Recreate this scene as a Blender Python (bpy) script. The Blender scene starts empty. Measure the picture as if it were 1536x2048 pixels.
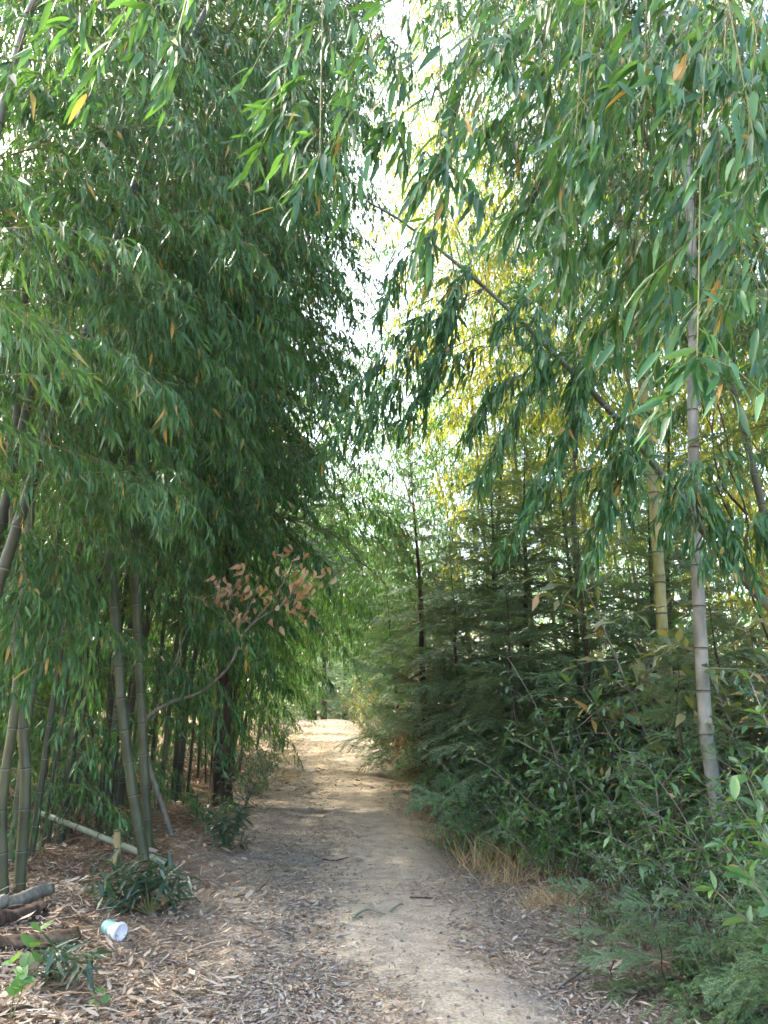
import bpy, math, random
import numpy as np
from mathutils import Vector, Matrix

sc = bpy.context.scene
COL = sc.collection
R = math.radians

# ------------------------------------------------------------------ camera, sky, sun, exposure
F_PX, EYE = 1600.0, 1.5
HAZE = 0.0004
PITCH = math.atan(346 / F_PX)
cd = bpy.data.cameras.new('camera')
cam = bpy.data.objects.new('camera', cd)
COL.objects.link(cam)
cam.location = (0, 0, EYE)
cam.rotation_euler = (math.pi / 2 + PITCH, 0, 0)
cd.lens = 36 * F_PX / 2048
cd.sensor_width = 36
cd.clip_start, cd.clip_end = 0.05, 2000
sc.camera = cam

SUN_AZ, SUN_EL = R(-58), R(44)
w = bpy.data.worlds.new('World')
sc.world = w
w.use_nodes = True
nt = w.node_tree
bg = nt.nodes['Background']
sky = nt.nodes.new('ShaderNodeTexSky')
sky.sky_type = 'NISHITA'
sky.sun_disc = False
sky.sun_elevation, sky.sun_rotation = SUN_EL, SUN_AZ
sky.dust_density = 5.0
sky.air_density = 0.85
sky.ozone_density = 0.3
nt.links.new(sky.outputs[0], bg.inputs[0])
bg.inputs[1].default_value = 0.15

sd = bpy.data.lights.new('sun', 'SUN')
sd.energy = 2.8
sd.angle = R(2.0)
sd.color = (1.0, 0.93, 0.80)
sun = bpy.data.objects.new('sun', sd)
COL.objects.link(sun)
SV = Vector((math.sin(SUN_AZ) * math.cos(SUN_EL), math.cos(SUN_AZ) * math.cos(SUN_EL), math.sin(SUN_EL)))
sun.location = SV * 60
sun.rotation_euler = SV.to_track_quat('Z', 'Y').to_euler()

vs = sc.view_settings
vs.view_transform, vs.look = 'Standard', 'None'
vs.gamma = 1
vs.use_curve_mapping = False
vs.exposure = 3.55
sc.render.engine = 'CYCLES'
cy = sc.cycles
cy.max_bounces, cy.diffuse_bounces, cy.glossy_bounces, cy.transmission_bounces = 7, 5, 2, 5
cy.transparent_max_bounces = 4
cy.use_denoising = True
cy.caustics_reflective = cy.caustics_refractive = False
cy.use_adaptive_sampling = False


def P(u, v, Y):
    """the place that lies Y metres ahead of the camera on the line of sight of one photo pixel"""
    a, b = (u - 768) / F_PX, (1024 - v) / F_PX
    c, s = math.cos(PITCH), math.sin(PITCH)
    d = np.array((a, c - b * s, s + b * c))
    k = Y / d[1]
    return np.array((0, 0, EYE)) + d * k


# ------------------------------------------------------------------ lie of the land
def sstep(a, b, x):
    t = np.clip((x - a) / (b - a), 0, 1)
    return t * t * (3 - 2 * t)


def path_x(y):
    return 0.36 - 0.083 * (np.minimum(y, 40) - 3) - 0.03 * np.maximum(y - 40, 0)


def H(x, y):
    x, y = np.asarray(x, float), np.asarray(y, float)
    d = x - path_x(y)
    g = lambda c, s: np.exp(-((y - c) / s) ** 2)
    z = 0.05 * g(5.7, .55) - 0.035 * g(7.3, .8) + 0.06 * g(9.9, .9) - 0.03 * g(12.5, 1.5) + 0.05 * g(17, 2.5)
    z = z * np.exp(-(d / 1.6) ** 2)
    e = np.maximum(y - 31, 0)
    z = z - 0.055 * e * e / (e + 5) * sstep(0, 1, 1 - (y - 80) / 200) + 0.15 * sstep(14, 32, y)
    z = z - 0.035 * (np.exp(-((d + .72) / .3) ** 2) + np.exp(-((d - .8) / .28) ** 2))
    z = z + 0.28 * sstep(1.15, 3.2, d) + 0.12 * sstep(1.2, 2.6, -d)
    am = 0.006 + 0.03 * sstep(1.0, 2.0, np.abs(d))
    z = z + am * (np.sin(x * 3.1 + y * 1.7) + np.sin(x * 1.3 - y * 2.9 + 1) + .6 * np.sin(x * 7.3 + y * 5.1))
    return z


def G(u, v):
    """the ground place seen at a photo pixel"""
    z = 0.0
    for _ in range(6):
        a, b = (u - 768) / F_PX, (1024 - v) / F_PX
        c, s = math.cos(PITCH), math.sin(PITCH)
        d = np.array((a, c - b * s, s + b * c))
        k = (z - EYE) / d[2]
        p = np.array((0, 0, EYE)) + d * k
        z = float(H(p[0], p[1]))
    return np.array((p[0], p[1], z))


def gz(x, y):
    return np.array((x, y, float(H(x, y))))


# ------------------------------------------------------------------ materials
def new_mat(name):
    m = bpy.data.materials.new(name)
    m.use_nodes = True
    m.node_tree.nodes.clear()
    return m, m.node_tree


def ramp(nt, stops, interp='LINEAR'):
    r = nt.nodes.new('ShaderNodeValToRGB')
    r.color_ramp.interpolation = interp
    e = r.color_ramp.elements
    while len(e) < len(stops):
        e.new(0.5)
    for i, (p, c) in enumerate(stops):
        e[i].position = p
        e[i].color = (*c, 1)
    return r


def island_value(nt):
    g = nt.nodes.new('ShaderNodeNewGeometry')
    o = nt.nodes.new('ShaderNodeObjectInfo')
    a = nt.nodes.new('ShaderNodeMath'); a.operation = 'ADD'
    f = nt.nodes.new('ShaderNodeMath'); f.operation = 'FRACT'
    nt.links.new(g.outputs['Random Per Island'], a.inputs[0])
    nt.links.new(o.outputs['Random'], a.inputs[1])
    nt.links.new(a.outputs[0], f.inputs[0])
    return f.outputs[0]


def leaf_mat(name, cols, trans, tmix=0.35, rough=0.42, spec=0.5, dry=None, dry_at=0.96):
    """leaf blade: reflected colour from cols (varies leaf by leaf), light coming through tinted trans"""
    m, nt = new_mat(name)
    v = island_value(nt)
    n = len(cols)
    stops = [(i / (n - 1) * (dry_at - .01 if dry else 1), c) for i, c in enumerate(cols)]
    tst = [(0, [t * .75 for t in trans]), (dry_at - .01 if dry else 1, [t * 1.2 for t in trans])]
    if dry:
        stops.append((dry_at, dry)); tst.append((dry_at, [d * 1.1 for d in dry]))
    c = ramp(nt, stops); t = ramp(nt, tst)
    nt.links.new(v, c.inputs[0]); nt.links.new(v, t.inputs[0])
    b = nt.nodes.new('ShaderNodeBsdfPrincipled')
    b.inputs['Roughness'].default_value = rough
    b.inputs['Specular IOR Level'].default_value = spec
    nt.links.new(c.outputs[0], b.inputs['Base Color'])
    tr = nt.nodes.new('ShaderNodeBsdfTranslucent')
    nt.links.new(t.outputs[0], tr.inputs[0])
    mx = nt.nodes.new('ShaderNodeMixShader')
    mx.inputs[0].default_value = tmix
    nt.links.new(b.outputs[0], mx.inputs[1]); nt.links.new(tr.outputs[0], mx.inputs[2])
    o = nt.nodes.new('ShaderNodeOutputMaterial')
    nt.links.new(mx.outputs[0], o.inputs[0])
    return m


def bark_mat(name, c0, c1, scale=(30, 30, 4), rough=0.7, spec=0.3, bump=0.3):
    m, nt = new_mat(name)
    tc = nt.nodes.new('ShaderNodeTexCoord')
    mp = nt.nodes.new('ShaderNodeMapping')
    mp.inputs['Scale'].default_value = scale
    nz = nt.nodes.new('ShaderNodeTexNoise')
    nz.inputs['Scale'].default_value = 1.0
    nz.inputs['Detail'].default_value = 5
    nt.links.new(tc.outputs['Object'], mp.inputs[0]); nt.links.new(mp.outputs[0], nz.inputs[0])
    c = ramp(nt, [(0.3, c0), (0.7, c1)])
    nt.links.new(nz.outputs[0], c.inputs[0])
    n2 = nt.nodes.new('ShaderNodeTexNoise'); n2.inputs['Scale'].default_value = 3.0; n2.inputs['Detail'].default_value = 3
    nt.links.new(tc.outputs['Object'], n2.inputs[0])
    h = nt.nodes.new('ShaderNodeMixRGB'); h.blend_type = 'MULTIPLY'; h.inputs[0].default_value = .75
    r2 = ramp(nt, [(.32, (.32, .32, .28)), (.48, (.8, .8, .76)), (.68, (1.15, 1.13, 1.1))])
    nt.links.new(n2.outputs[0], r2.inputs[0])
    nt.links.new(c.outputs[0], h.inputs[1]); nt.links.new(r2.outputs[0], h.inputs[2])
    b = nt.nodes.new('ShaderNodeBsdfPrincipled')
    b.inputs['Roughness'].default_value = rough
    b.inputs['Specular IOR Level'].default_value = spec
    nt.links.new(h.outputs[0], b.inputs['Base Color'])
    if bump:
        bp = nt.nodes.new('ShaderNodeBump'); bp.inputs['Strength'].default_value = bump; bp.inputs['Distance'].default_value = .01
        nt.links.new(nz.outputs[0], bp.inputs['Height']); nt.links.new(bp.outputs[0], b.inputs['Normal'])
    o = nt.nodes.new('ShaderNodeOutputMaterial')
    nt.links.new(b.outputs[0], o.inputs[0])
    return m


M = {}
M['bamboo_leaf'] = leaf_mat('bamboo_leaf', [(.014, .058, .020), (.024, .092, .028), (.040, .130, .036), (.095, .21, .070)],
                            (.12, .28, .03), .30, .33, .38, dry=(.38, .24, .05), dry_at=.985)
M['bamboo_leaf_dark'] = leaf_mat('young_bamboo_leaf', [(.022, .055, .034), (.032, .078, .044), (.048, .10, .055)], (.10, .18, .03), .25, .36, .6)
M['bamboo_leaf_sun_tint'] = leaf_mat('bamboo_leaf_sun_tint', [(.055, .115, .030), (.085, .15, .030), (.12, .18, .030), (.17, .21, .032)],
                                 (.46, .47, .03), .44, .42, .3, dry=(.40, .30, .05), dry_at=.95)  # copy of the bamboo leaf with sunlight put into its colour, yellower and lighter
M['twig'] = bark_mat('bamboo_twig', (.11, .13, .045), (.19, .18, .07), bump=0)
M['culm_green'] = bark_mat('culm_green', (.048, .060, .026), (.092, .098, .045), (14, 14, 3), .45, .4, .05)
M['culm_dark'] = bark_mat('culm_dark', (.030, .038, .020), (.058, .064, .034), (14, 14, 3), .5, .4, .05)
M['culm_grey'] = bark_mat('culm_grey', (.095, .105, .08), (.29, .28, .23), (11, 11, 5), .55, .35, .05)
M['culm_yellow'] = bark_mat('culm_yellow', (.17, .18, .05), (.33, .30, .11), (14, 14, 3), .45, .4, .05)
M['culm_dead'] = bark_mat('culm_dead', (.19, .21, .13), (.34, .35, .24), (14, 14, 3), .55, .35, .05)
M['culm_tan'] = bark_mat('culm_tan', (.26, .19, .08), (.42, .32, .15), (14, 14, 3), .55, .35, .05)
M['node_pale'] = bark_mat('culm_node_wax', (.12, .125, .085), (.20, .20, .145), bump=0)
M['node_dark'] = bark_mat('culm_node_scar', (.035, .035, .022), (.07, .06, .04), bump=0)
M['fir_needle'] = leaf_mat('fir_needle', [(.055, .13, .060), (.09, .18, .085), (.13, .23, .11), (.20, .30, .15)],
                           (.18, .30, .08), .28, .42, .5)
M['fir_dead'] = leaf_mat('fir_dead_needle', [(.16, .075, .03), (.24, .12, .05), (.32, .18, .08)], (.3, .15, .05), .3, .6, .2)
M['fir_bark'] = bark_mat('fir_bark', (.16, .065, .03), (.34, .15, .075), (26, 26, 2), .85, .15, .9)
M['dark_bark'] = bark_mat('dark_bark', (.035, .024, .018), (.10, .068, .048), (30, 30, 3), .9, .15, .9)
M['grey_bark'] = bark_mat('grey_bark', (.13, .115, .09), (.26, .24, .19), (30, 30, 5), .85, .2, .5)
M['rotten_wood'] = bark_mat('rotten_wood', (.075, .05, .033), (.27, .18, .11), (6, 40, 40), .9, .15, 1.0)
M['dead_wood'] = bark_mat('dead_wood', (.17, .13, .09), (.36, .30, .22), (8, 30, 30), .85, .2, .6)
M['shrub_leaf'] = leaf_mat('shrub_leaf', [(.034, .095, .030), (.055, .135, .042), (.08, .175, .052), (.13, .23, .065)],
                           (.16, .28, .03), .3, .3, .65, dry=(.30, .20, .05), dry_at=.98)
M['shrub_blue'] = leaf_mat('shrub_blue_leaf', [(.035, .085, .042), (.058, .125, .06), (.085, .165, .08)],
                           (.12, .22, .05), .25, .3, .65)
M['shrub_pale'] = leaf_mat('shrub_pale_leaf', [(.085, .13, .045), (.13, .17, .06), (.18, .20, .075), (.24, .21, .075)],
                           (.28, .32, .06), .35, .33, .6, dry=(.42, .27, .09), dry_at=.93)
M['weed_leaf'] = leaf_mat('weed_leaf', [(.05, .15, .04), (.075, .20, .05), (.10, .24, .07)], (.2, .35, .05), .35, .45, .4)
M['brown_leaf'] = leaf_mat('withered_leaf', [(.42, .26, .12), (.56, .38, .20), (.66, .50, .31), (.66, .42, .18)],
                           (.45, .25, .09), .35, .6, .25)
M['dry_grass'] = leaf_mat('dry_grass', [(.40, .27, .11), (.52, .38, .18), (.62, .48, .26), (.46, .25, .10)],
                          (.45, .33, .14), .35, .6, .25)
M['green_grass'] = leaf_mat('green_grass', [(.06, .12, .03), (.10, .17, .04), (.19, .21, .07)], (.25, .3, .06), .35, .5, .35)
M['litter'] = leaf_mat('litter_leaf', [(.08, .055, .04), (.21, .15, .10), (.36, .275, .19), (.44, .36, .265), (.13, .095, .07), (.29, .25, .20), (.51, .415, .29), (.15, .11, .08), (.33, .20, .11)],
                       (.25, .16, .08), .15, .6, .35)
M['litter_grey'] = leaf_mat('litter_leaf_grey', [(.085, .072, .058), (.21, .18, .14), (.34, .305, .25), (.44, .40, .33), (.15, .12, .09), (.53, .48, .40)],
                            (.2, .16, .1), .12, .5, .4)


def stone_mat():
    m, nt = new_mat('stone')
    oi = nt.nodes.new('ShaderNodeObjectInfo')
    tc = nt.nodes.new('ShaderNodeTexCoord')
    nz = nt.nodes.new('ShaderNodeTexNoise'); nz.inputs['Scale'].default_value = 40; nz.inputs['Detail'].default_value = 6
    nt.links.new(tc.outputs['Object'], nz.inputs[0])
    v = island_value(nt)
    c0 = ramp(nt, [(0, (.07, .065, .06)), (.4, (.14, .13, .115)), (.8, (.24, .22, .20)), (1, (.33, .29, .24))])
    nt.links.new(v, c0.inputs[0])
    r2 = ramp(nt, [(.3, (.6, .6, .6)), (.7, (1.1, 1.1, 1.1))]); nt.links.new(nz.outputs[0], r2.inputs[0])
    h = nt.nodes.new('ShaderNodeMixRGB'); h.blend_type = 'MULTIPLY'; h.inputs[0].default_value = 1
    nt.links.new(c0.outputs[0], h.inputs[1]); nt.links.new(r2.outputs[0], h.inputs[2])
    b = nt.nodes.new('ShaderNodeBsdfPrincipled'); b.inputs['Roughness'].default_value = .85
    nt.links.new(h.outputs[0], b.inputs['Base Color'])
    o = nt.nodes.new('ShaderNodeOutputMaterial'); nt.links.new(b.outputs[0], o.inputs[0])
    return m


M['stone'] = stone_mat()


def soil_mat():
    """sand on the crown of the path, grey gravelly earth in the wheel tracks, brown forest soil beyond"""
    m, nt = new_mat('soil')
    L = nt.links.new
    uv = nt.nodes.new('ShaderNodeUVMap'); uv.uv_map = 'across'
    sp = nt.nodes.new('ShaderNodeSeparateXYZ'); L(uv.outputs[0], sp.inputs[0])
    geo = nt.nodes.new('ShaderNodeNewGeometry')
    def noise(s, d=6):
        n = nt.nodes.new('ShaderNodeTexNoise'); n.inputs['Scale'].default_value = s; n.inputs['Detail'].default_value = d
        L(geo.outputs['Position'], n.inputs[0]); return n
    def math_(op, a, b=None):
        n = nt.nodes.new('ShaderNodeMath'); n.operation = op
        for i, x in enumerate((a, b)):
            if x is None: continue
            if isinstance(x, (int, float)): n.inputs[i].default_value = x
            else: L(x, n.inputs[i])
        return n.outputs[0]
    n1, n2, n3, n4 = noise(1.3), noise(9), noise(60, 4), noise(250, 3)
    wob = math_('MULTIPLY', math_('SUBTRACT', n1.outputs[0], .5), 1.1)
    wob2 = math_('MULTIPLY', math_('SUBTRACT', n2.outputs[0], .5), .5)
    a = math_('ABSOLUTE', math_('ADD', math_('ADD', sp.outputs[0], wob), wob2))
    r = ramp(nt, [(.0, (.53, .43, .30)), (.17, (.51, .415, .29)), (.32, (.295, .255, .20)), (.55, (.33, .28, .215)), (.9, (.25, .165, .10)), (1, (.17, .105, .062))])
    L(math_('DIVIDE', a, 2.0), r.inputs[0])
    # far along the track the sand is spread wider
    far = ramp(nt, [(0, (.43, .35, .25)), (.45, (.37, .30, .215)), (.7, (.33, .24, .16)), (1, (.17, .11, .065))])
    L(math_('DIVIDE', a, 2.2), far.inputs[0])
    fk = ramp(nt, [(.22, (0, 0, 0)), (.45, (1, 1, 1))])
    L(math_('DIVIDE', sp.outputs[1], 40.0), fk.inputs[0])
    mx = nt.nodes.new('ShaderNodeMixRGB'); L(fk.outputs[0], mx.inputs[0]); L(r.outputs[0], mx.inputs[1]); L(far.outputs[0], mx.inputs[2])
    cur = mx.outputs[0]
    for n, lo, hi, f in ((n2, .62, 1.15, .8), (n3, .6, 1.2, .85), (n4, .65, 1.2, .8)):
        rr = ramp(nt, [(.3, (lo,) * 3), (.7, (hi,) * 3)]); L(n.outputs[0], rr.inputs[0])
        q = nt.nodes.new('ShaderNodeMixRGB'); q.blend_type = 'MULTIPLY'; q.inputs[0].default_value = f
        L(cur, q.inputs[1]); L(rr.outputs[0], q.inputs[2]); cur = q.outputs[0]
    b = nt.nodes.new('ShaderNodeBsdfPrincipled'); b.inputs['Roughness'].default_value = .95
    b.inputs['Specular IOR Level'].default_value = .15
    L(cur, b.inputs['Base Color'])
    bp = nt.nodes.new('ShaderNodeBump'); bp.inputs['Strength'].default_value = .8; bp.inputs['Distance'].default_value = .012
    L(math_('ADD', n3.outputs[0], math_('MULTIPLY', n4.outputs[0], .5)), bp.inputs['Height'])
    L(bp.outputs[0], b.inputs['Normal'])
    o = nt.nodes.new('ShaderNodeOutputMaterial'); L(b.outputs[0], o.inputs[0])
    return m


M['soil'] = soil_mat()


# ------------------------------------------------------------------ mesh building with numpy
class Geo:
    def __init__(self):
        self.v, self.f, self.n = [], [], 0          # f: (faces array (m,k), material index)

    def add(self, verts, faces, mi=0):
        verts = np.asarray(verts, float).reshape(-1, 3)
        faces = np.asarray(faces, int)
        self.v.append(verts); self.f.append((faces + self.n, mi)); self.n += len(verts)

    def tube(self, pts, rad, sides=5, mi=0, cap=False):
        pts = np.asarray(pts, float); n = len(pts)
        rad = np.broadcast_to(np.asarray(rad, float), (n,))
        tan = np.gradient(pts, axis=0)
        tan /= np.linalg.norm(tan, axis=1, keepdims=True) + 1e-9
        ref = np.array((0, 0, 1.)) if abs(tan[0][2]) < .9 else np.array((1., 0, 0))
        a = np.linspace(0, 2 * math.pi, sides, endpoint=False)
        u = np.cross(tan, ref); u /= np.linalg.norm(u, axis=1, keepdims=True) + 1e-9
        for i in range(1, n):       # keep the frame from flipping
            if np.dot(u[i], u[i - 1]) < 0: u[i] = -u[i]
        w_ = np.cross(tan, u)
        ring = pts[:, None, :] + rad[:, None, None] * (u[:, None, :] * np.cos(a)[None, :, None] + w_[:, None, :] * np.sin(a)[None, :, None])
        i = np.arange(n - 1)[:, None] * sides; j = np.arange(sides)[None, :]; k = (j + 1) % sides
        fs = np.stack([i + j, i + k, i + sides + k, i + sides + j], -1).reshape(-1, 4)
        base = self.n
        self.add(ring.reshape(-1, 3), fs, mi)
        if cap:
            self.f.append((np.array([np.arange(sides)[::-1] + base]), mi if cap is True else cap))
            self.f.append((np.array([np.arange(sides) + base + (n - 1) * sides]), mi if cap is True else cap))

    def inst(self, tv, tf, mats, locs, mi=0):
        """template verts/faces placed at many 3x3 matrices and places"""
        m = len(mats)
        if not m: return
        vv = np.einsum('mij,nj->mni', mats, tv) + locs[:, None, :]
        k = len(tv)
        ff = (tf[None] + (np.arange(m) * k)[:, None, None]).reshape(-1, tf.shape[1])
        self.add(vv.reshape(-1, 3), ff, mi)

    def mesh(self, name, mats):
        me = bpy.data.meshes.new(name)
        v = np.concatenate(self.v)
        me.vertices.add(len(v)); me.vertices.foreach_set('co', v.ravel())
        lv = np.concatenate([f.ravel() for f, _ in self.f])
        tot = np.concatenate([np.full(len(f), f.shape[1]) for f, _ in self.f])
        mi = np.concatenate([np.full(len(f), m) for f, m in self.f])
        me.loops.add(len(lv)); me.loops.foreach_set('vertex_index', lv.astype(np.int32))
        me.polygons.add(len(tot))
        me.polygons.foreach_set('loop_start', (np.cumsum(tot) - tot).astype(np.int32))
        me.polygons.foreach_set('material_index', mi.astype(np.int32))
        for m in mats: me.materials.append(m)
        me.update(calc_edges=True)
        return me

    def smooth(self, me):
        me.polygons.foreach_set('use_smooth', np.ones(len(me.polygons), bool)); return me


def put(name, me, parent=None, loc=(0, 0, 0), rot=None, scale=1.0, kind=None):
    o = bpy.data.objects.new(name, me)
    COL.objects.link(o)
    if parent is not None: o.parent = parent
    o.location = loc
    if rot is not None: o.rotation_euler = rot
    o.scale = (scale,) * 3 if isinstance(scale, (int, float)) else scale
    if kind: o['kind'] = kind
    return o


def tag(o, label, cat, group=None, kind=None):
    o['label'] = label; o['category'] = cat
    if group: o['group'] = group
    if kind: o['kind'] = kind
    return o


def thing(name, label, cat, loc, group=None):
    return tag(put(name, None, None, loc), label, cat, group)


def rel_mesh(g, name, mats, origin, smooth=True):
    """mesh of a Geo laid out in the world, with its coordinates taken relative to the thing's base"""
    g.v = [v - np.asarray(origin) for v in g.v]
    me = g.mesh(name, mats)
    return g.smooth(me) if smooth else me


def norm(a):
    a = np.asarray(a, float)
    return a / (np.linalg.norm(a, axis=-1, keepdims=True) + 1e-9)


def frames(dirs, rng, roll=.6, up=(0, 0, 1)):
    """rotation matrices with x along dirs and z near up, rolled at random"""
    d = norm(dirs); n = len(d)
    u = np.broadcast_to(np.asarray(up, float), (n, 3)) + rng.normal(0, .05, (n, 3))
    y = norm(np.cross(u, d)); z = np.cross(d, y)
    a = rng.normal(0, roll, n)
    c, s = np.cos(a)[:, None], np.sin(a)[:, None]
    y2 = y * c + z * s; z2 = -y * s + z * c
    return np.stack([d, y2, z2], -1)


def scaled(mats, ln, wd):
    ln, wd = np.broadcast_to(ln, len(mats)), np.broadcast_to(wd, len(mats))
    s = np.stack([ln, wd, ln], -1)
    return mats * s[:, None, :]


def catmull(pts, n):
    pts = np.asarray(pts, float)
    p = np.vstack([2 * pts[0] - pts[1], pts, 2 * pts[-1] - pts[-2]])
    out = []
    seg = len(pts) - 1
    for t in np.linspace(0, seg, n):
        i = min(int(t), seg - 1); f = t - i
        a, b, c, d = p[i], p[i + 1], p[i + 2], p[i + 3]
        out.append(.5 * (2 * b + (c - a) * f + (2 * a - 5 * b + 4 * c - d) * f * f + (3 * b - a - 3 * c + d) * f ** 3))
    return np.array(out)


def by_length(pts, step):
    dense = catmull(pts, 200)
    s = np.concatenate([[0], np.cumsum(np.linalg.norm(np.diff(dense, axis=0), axis=1))])
    q = np.arange(0, s[-1], step)
    return np.stack([np.interp(q, s, dense[:, k]) for k in range(3)], -1)


# leaf templates: x along the blade (length 1), y across (width 1)
def blade(st, hw, droop, fold):
    """blade with a midrib; st stations, hw half widths there, droop in z at the tip, fold raises the margins"""
    v, f = [(0, 0, 0)], []
    for s, h_ in zip(st, hw):
        z = -droop * s * s
        v += [(s, h_, z + fold * h_), (s, 0, z), (s, -h_, z + fold * h_)]
    v.append((1, 0, -droop))
    f += [(0, 2, 1), (0, 3, 2)]
    for i in range(len(st) - 1):
        a = 1 + 3 * i
        f += [(a, a + 1, a + 4), (a, a + 4, a + 3), (a + 1, a + 2, a + 5), (a + 1, a + 5, a + 4)]
    a = 1 + 3 * (len(st) - 1); t = len(v) - 1
    f += [(a, a + 1, t), (a + 1, a + 2, t)]
    return np.array(v, float), np.array(f)


BAM4 = blade([.32], [.5], .16, .06)
BAM12 = blade([.10, .30, .60, .85], [.30, .50, .42, .20], .18, .05)
BAM4B = blade([.4], [.5], .45, .16)
OVAL = blade([.22, .5, .8], [.36, .5, .32], .22, .10)
OVAL4 = blade([.48], [.5], .2, .12)
NEEDLE = (np.array([(0, .35, 0), (0, -.35, 0), (.55, -.5, .0), (1, 0, -.06), (.55, .5, 0)]), np.array([(0, 1, 2), (0, 2, 4), (4, 2, 3)]))
CURL = (np.array([(0, 0, 0), (.35, .5, .06), (.35, 0, .02), (.35, -.5, .09), (.75, .36, .1), (.75, -.36, .06), (1, 0, .16)]),
        np.array([(0, 2, 1), (0, 3, 2), (1, 2, 4), (2, 3, 5), (2, 5, 4), (4, 5, 6)]))
GRASS = (np.array([(0, .5, 0), (0, -.5, 0), (.4, -.42, .0), (.4, .42, .0), (.75, -.3, -.12), (.75, .3, -.12), (1, 0, -.32)]),
         np.array([(0, 1, 2), (0, 2, 3), (3, 2, 4), (3, 4, 5), (5, 4, 6)]))


# ------------------------------------------------------------------ bamboo sprays
def bend(p0, d, ln, n, sag, rng, wig=.05):
    """a twig that starts at p0 along d and sags under its leaves"""
    pts = [np.array(p0, float)]; d = norm(d)
    for i in range(n):
        d = norm(d + np.array((0, 0, -sag / n)) + rng.normal(0, wig, 3))
        pts.append(pts[-1] + d * ln / n)
    return np.array(pts)


def spray_leaves(axis, rng, side_len, n_side, leaf_len, g=None, per=(2, 5), t0=.2, sub=6, wind=(0, 0, 0), r0=.004, hang=.75):
    """leaves and twigs of one bamboo branch that follows the given axis; returns leaf frames, places, lengths"""
    D, L_, S = [], [], []; gapl = .03
    n = len(axis); tang = norm(np.gradient(axis, axis=0))
    if g is not None: g.tube(axis, np.linspace(r0, .0015, n), 4, 1)
    def fan(p, d, k, scale=1):
        for _ in range(k):
            dd = .8 * d + hang * np.array((0, 0, -1.)) + rng.normal(0, .42, 3) + np.array(wind)
            D.append(norm(dd)); L_.append(p - d * rng.uniform(0, gapl) + rng.normal(0, .006, 3)); S.append(leaf_len * scale * rng.uniform(.5, 1.15))
    for i in range(n_side):
        t = t0 + (1 - t0) * (i + rng.uniform(0, .9)) / n_side
        q = min(int(t * (n - 1)), n - 2)
        p = axis[q] + (axis[q + 1] - axis[q]) * (t * (n - 1) - q)
        tg = tang[q]
        sd = norm(np.cross(tg, (0, 0, 1)) + 1e-3) * (1 if i % 2 else -1)
        d = norm(tg * rng.uniform(.5, 1.1) + sd * rng.uniform(.5, 1.1) + np.array((0, 0, rng.uniform(-.15, .5))))
        ln = side_len * rng.uniform(.5, 1.2) * (1.15 - .55 * t)
        tw = bend(p, d, ln, sub, 1.2, rng)
        if g is not None: g.tube(tw[::2] if sub > 4 else tw, .0014, 3, 1)
        gapl = ln / sub
        for j in range(1, len(tw)):
            fan(tw[j], norm(tw[j] - tw[j - 1]), rng.integers(*per))
    fan(axis[-1], tang[-1], 4)
    return np.array(D), np.array(L_), np.array(S)


def spray_module(seed, ln, n_side, side_len, leaf_len, rise=.35, sag=1.0, tmpl=BAM4, twigs=True, per=(2, 5), sub=6):
    rng = np.random.default_rng(seed)
    g = Geo()
    ax = bend((0, 0, 0), (1, 0, rise), ln, 12, sag, rng, .04)
    D, L_, S = spray_leaves(ax, rng, side_len, n_side, leaf_len, g if twigs else None, per, sub=sub)
    fr = frames(D, rng, .7)
    S = S * rng.choice([.6, .85, 1.0, 1.15], len(S)); wd_ = S * rng.uniform(.12, .21, len(S)); q = rng.random(len(S)) < .35
    for a_, t_ in ((~q, tmpl), (q, BAM4B)):
        g.inst(t_[0], t_[1], scaled(fr[a_], S[a_], wd_[a_]), L_[a_], 0)
    return g.mesh('bamboo_spray', [M['bamboo_leaf'], M['twig']])


SPRAY = [spray_module(10 + i, 1.15 + .12 * (i % 3), 15, .42, .115, rise=(.2, .5, .35, .65, .3, .1)[i], sag=(1.1, 1.4, .9, 1.5, 1.2, .8)[i]) for i in range(6)]


def clump_module(seed, ln=1.3, leaf='bamboo_leaf'):
    """the branches of one node and its neighbours together, for bamboo that stands farther off"""
    rng = np.random.default_rng(seed)
    g = Geo()
    for k in range(4):
        a = k * 1.57 + rng.uniform(-.5, .5)
        ax = bend((0, 0, rng.uniform(-.3, .3)), (math.cos(a), math.sin(a), rng.uniform(.2, .7)), ln * rng.uniform(.8, 1.2), 10, 1.25, rng, .04)
        D, L_, S = spray_leaves(ax, rng, .42, 13, .115, g, (2, 4), sub=5)
        fr = frames(D, rng, .7)
        g.inst(BAM4[0], BAM4[1], scaled(fr, S, S * rng.uniform(.15, .22, len(S))), L_, 0)
    return g.mesh('bamboo_clump', [M[leaf], M['twig']])


CLUMP = [clump_module(40 + i) for i in range(5)]
CLUMP_SUN_TINT = [clump_module(50 + i, 1.3, 'bamboo_leaf_sun_tint') for i in range(4)]  # clumps with the sunlit leaf colour painted in


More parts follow.
